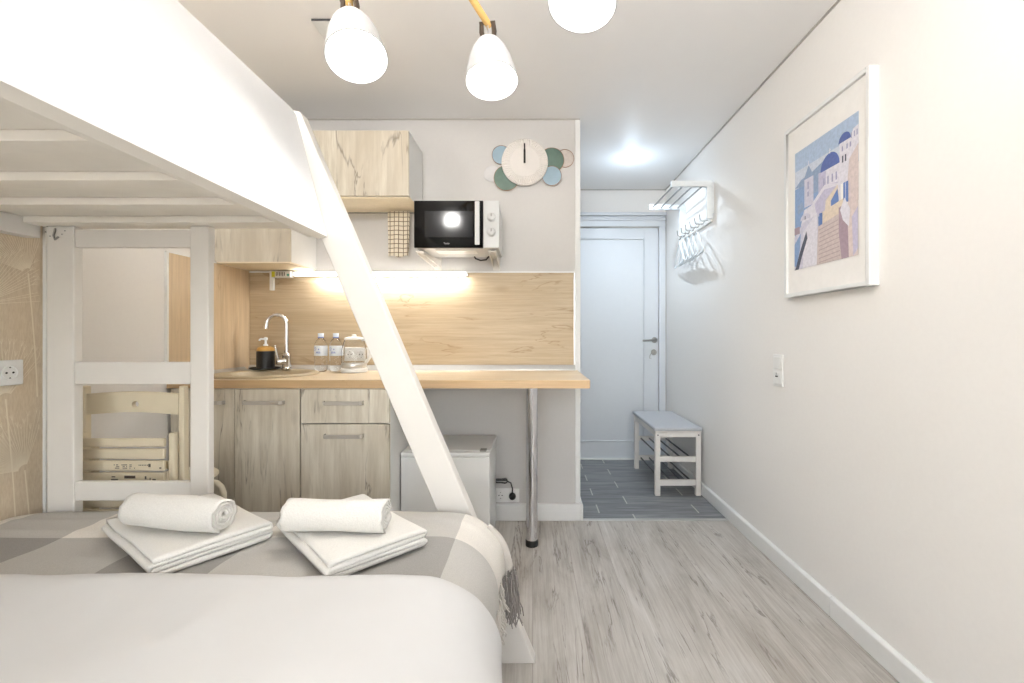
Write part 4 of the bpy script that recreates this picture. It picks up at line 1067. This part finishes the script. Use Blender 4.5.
for u in (.50, .565, .63, .69): ap('shade', R4(u, .34, u+.022, .40))
ap('lav', [(.30, .5), (.52, .40), (.72, .42), (.74, .56), (.5, .60), (.3, .62)]); ap('white', [(.32, .49), (.52, .395), (.74, .43), (.74, .45), (.52, .43), (.34, .52)])
ap('sand', [(.52, .64), (.54, .52), (.72, .44), (.74, .52), (.62, .55), (.60, .66)]); ap('door', [(.62, .54), (.72, .47), (.74, .58), (.63, .61)])
ap('sand', [(.46, .60), (.82, .56), (.82, .68), (.5, .74)]); ap('door', R4(.80, .45, .87, .60)); ap('white', R4(.83, .45, .835, .6)); ap('door', R4(.44, .60, .49, .70))
ap('white', [(.18, .52), (.36, .50), (.40, .62), (.32, .66), (.12, .64)]); ell('wall', .20, .60, .09, .05, 0, PI); ap('deep', R4(.19, .57, .205, .60))
ap('wall', [(.0, .72), (.16, .62), (.42, .60), (.44, 1), (0, 1)]); ap('white', [(.16, .70), (.40, .58), (.42, 1), (.16, 1)])
ap('sea', [(0, .78), (.12, .70), (.10, .84), (.04, .97), (0, .97)]); ap('plum', R4(0, .64, .10, .70))
ap('deep', [(.02, .99), (.10, .86), (.22, .70), (.24, .76), (.14, .90), (.08, 1), (0, 1)])
ap('stair', [(.42, .70), (.74, .66), (.80, 1), (.40, 1)])
for i in range(9): ap('stairs', [(.43+.005*(i % 3), .725+i*.032), (.73+.004*i, .70+i*.033), (.73+.004*i, .708+i*.033), (.43+.005*(i % 3), .734+i*.032)])
ap('plum', [(.74, .62), (.84, .60), (.90, .72), (.88, 1), (.78, 1), (.74, .8)]); ap('pink', [(.86, .62), (1, .55), (1, 1), (.88, 1)]); ap('white', [(.76, .64), (.82, .56), (.90, .66), (.88, .78), (.80, .72)])
ap('lav', [(.92, .72), (1, .66), (1, .95), (.94, 1)])
art.build('photo_print', [ART[k] for k in names], t)

# ------------------------------------------------------------------ switch plate
t = thing('light_switch', (XR, 2.16, .86), 'white upright double switch plate on the wall below the framed picture', 'switch')
MB().box(XR-.010, XR-.0005, 2.118, 2.200, .860, 1.014).build('plate', M['white_plastic'], t, bevel=.003)
MB().box(XR-.0145, XR-.0102, 2.130, 2.188, .945, 1.002).build('rocker', M['white_plastic'], t, bevel=.002)
sc_ = MB().box(XR-.0135, XR-.0102, 2.130, 2.188, .872, .930).build('socket_insert', M['white_plastic'], t, bevel=.002)
MB().box(XR-.0142, XR-.0134, 2.149, 2.171, .906, .912).build('port', M['inkblack'], sc_)
MB().lathe([(.006, 0), (.006, .0006)], (XR-.0136, 2.162, .921), (-1,0,0), 14).build('port', M['socket_in'], sc_)

# ------------------------------------------------------------------ coat rack with hangers
t = thing('coat_rack', (XR, 3.2, 1.85), 'white wall coat rack with metal hat rods above a row of hooks', 'coat rack')
ya, yb = 2.93, 3.47
for y in (ya, yb):
    MB().box(.905, 1.172, y, y+.022, 2.075, 2.113).box(1.135, 1.172, y, y+.022, 1.865, 2.075).box(1.172, XR-.0005, y+.002, y+.020, 1.90, 2.10).build('end_bracket', M['hanger'], t, bevel=.002)
for x in (.925, .99, 1.055, 1.12): MB().tube([(x, ya+.022, 2.088), (x, yb, 2.088)], .006, 10).build('rod', M['steel'], t)
MB().box(1.166, XR-.0005, ya+.022, yb, 1.850, 1.880).build('hook_rail', M['white_paint'], t, bevel=.002)
hys = [ya+.055+i*.092 for i in range(6)]
for y in hys:
    MB().tube([(1.166, y, 1.868), (1.125, y, 1.862), (1.112, y, 1.870), (1.108, y, 1.900)], .0032, 8).tube([(1.14, y, 1.862), (1.132, y, 1.842), (1.120, y, 1.838)], .0032, 8).lathe([(.0045, 0), (.0045, .005)], (1.108, y, 1.900), (0,0,1), 10).build('hook', M['steel'], t)
# hangers: plane yawed so they shingle
def hanger():
    t = thing('clothes_hanger', (0, 0, 0), None, 'hanger')
    hk = [(0, .018*math.cos(a)*-1 if 0 else .017*math.sin(a), -.017+.017*math.cos(a)) for a in [(-1.9+i*.36) for i in range(12)]]
    hk = hk+[(0, .004, -.055), (0, 0, -.075)]
    hk[0] = (0, hk[0][1], hk[0][2])
    MB().tube(hk, .0018, 8).build('hook', M['hanger'], t)
    W = .20
    pts = [(0, 0, -.073), (0, .03, -.085), (0, .12, -.158), (0, W-.008, -.216), (0, W, -.228), (0, W-.008, -.236), (0, 0, -.238), (0, -W+.008, -.236), (0, -W, -.228), (0, -W+.008, -.216), (0, -.12, -.158), (0, -.03, -.085)]
    MB().tube(pts, .0055, 8, closed=True).build('frame', M['hanger'], t)
    return t
h0 = hanger()
names_h = ['at the end of the row closest to the room', 'second from the room end of the row', 'in the middle of the row of five', 'second from the end closest to the door', 'at the end of the row closest to the door']
for i in range(5):
    h_ = h0 if i == 0 else copy_tree(h0)
    h_.location = (1.121, hys[i+1]-.006 if i > 0 else hys[1]-.006, 1.8815)
    h_.rotation_euler = (0, 0, -.15-.01*(i % 2))
    h_['label'] = 'white hanger on the coat rack ' + names_h[i]; h_['group'] = 'white hangers on the coat rack'

# ------------------------------------------------------------------ shoe bench
bx0, bx1, by0, by1 = .846, 1.160, 3.095, 3.755
t = thing('shoe_bench', ((bx0+bx1)/2, (by0+by1)/2, 0), 'white shoe bench with grey cushion and two tiers of metal rods in the hall', 'bench')
lw = .034
for x in (bx0, bx1-lw):
    for y in (by0, by1-lw): MB().box(x, x+lw, y, y+lw, 0, .438).build('leg', M['white_paint'], t, bevel=.002)
for y in (by0+.006, by1-lw+.006):
    for z0, z1 in ((.402, .436), (.232, .268), (.068, .108)):
        MB().box(bx0+lw+.0005, bx1-lw-.0005, y, y+.022, z0, z1).build('end_rail', M['white_paint'], t, bevel=.002)
for x in (bx0+.006, bx1-lw+.006): MB().box(x, x+.022, by0+lw+.0005, by1-lw-.0005, .402, .436).build('seat_rail', M['white_paint'], t, bevel=.002)
for z in (.250, .088):
    for i in range(4):
        x = bx0+lw+.02+i*(bx1-bx0-2*lw-.04)/3; MB().tube([(x, by0+.028, z), (x, by1-.028, z)], .006, 10).build('rod', M['steel_dark'], t)
MB().box(bx0-.004, bx1+.004, by0-.004, by1+.004, .4385, .448).build('seat_board', M['white_paint'], t, bevel=.002)
MB().box(bx0-.012, bx1+.008, by0-.014, by1+.010, .4485, .472).build('cushion', M['cushion'], t, bevel=.009, seg=4)
sc = MB()
for x in (bx0+lw/2, bx1-lw/2): sc.lathe([(.005, 0), (.005, .0008)], (x, by0, .418), (0,-1,0), 12)
sc.build('screw_head', M['inkblack'], t)

# ------------------------------------------------------------------ lights
def area(name, loc, rot, sx, sy, e, col):
    l = bpy.data.lights.new(name, 'AREA'); l.shape = 'RECTANGLE'; l.size = sx; l.size_y = sy; l.energy = e; l.color = col
    o = bpy.data.objects.new(name, l); C.objects.link(o); o.location = loc; o.rotation_euler = rot; return o
area('window_fill', ((WX0+WX1)/2, YR-.13, (WZ0+WZ1)/2), (PI/2, 0, 0), WX1-WX0, WZ1-WZ0, 46, (1, .98, .95))  # area lamp outside the added rear window, in place of daylight
l = bpy.data.lights.new('hall_ceiling_fill', 'POINT'); l.energy = 1.5; l.color = (.62, .80, 1); l.shadow_soft_size = .04  # added point lamp below the spotlight, brightens the hall ceiling
o = bpy.data.objects.new('hall_ceiling_fill', l); C.objects.link(o); o.location = (.726, 3.285, H-.15)
l = bpy.data.lights.new('hall_light', 'SPOT'); l.energy = 23; l.color = (.72, .86, 1); l.shadow_soft_size = .03; l.spot_size = 2.75; l.spot_blend = .9
o = bpy.data.objects.new('hall_light', l); C.objects.link(o); o.location = (.726, 3.285, H-.062)
area('batten_light', (-.835, YK-.045, 1.462), (.55, 0, 0), .88, .012, 4.5, (1, .97, .93))
W = bpy.data.worlds.new('world'); S.world = W; W.use_nodes = True
nt = W.node_tree; bg = nt.nodes['Background']; sk = nt.nodes.new('ShaderNodeTexSky'); sk.sky_type = 'NISHITA'; sk.sun_elevation = .6; sk.sun_rotation = 0; sk.sun_disc = False
nt.links.new(sk.outputs[0], bg.inputs[0]); bg.inputs[1].default_value = .25

# ------------------------------------------------------------------ camera
cam = bpy.data.cameras.new('camera'); co_ = bpy.data.objects.new('camera', cam); C.objects.link(co_)
co_.location = (0, 0, 1.107); co_.rotation_euler = (PI/2, 0, 0)
cam.sensor_width = 36; cam.lens = 450/1024*36; cam.shift_x = -20.5/1024; cam.shift_y = -6.5/1024; cam.clip_start = .02
S.camera = co_
S.view_settings.view_transform = 'Standard'; S.view_settings.look = 'None'; S.view_settings.gamma = 1; S.view_settings.use_curve_mapping = False
S.view_settings.exposure = 0.50
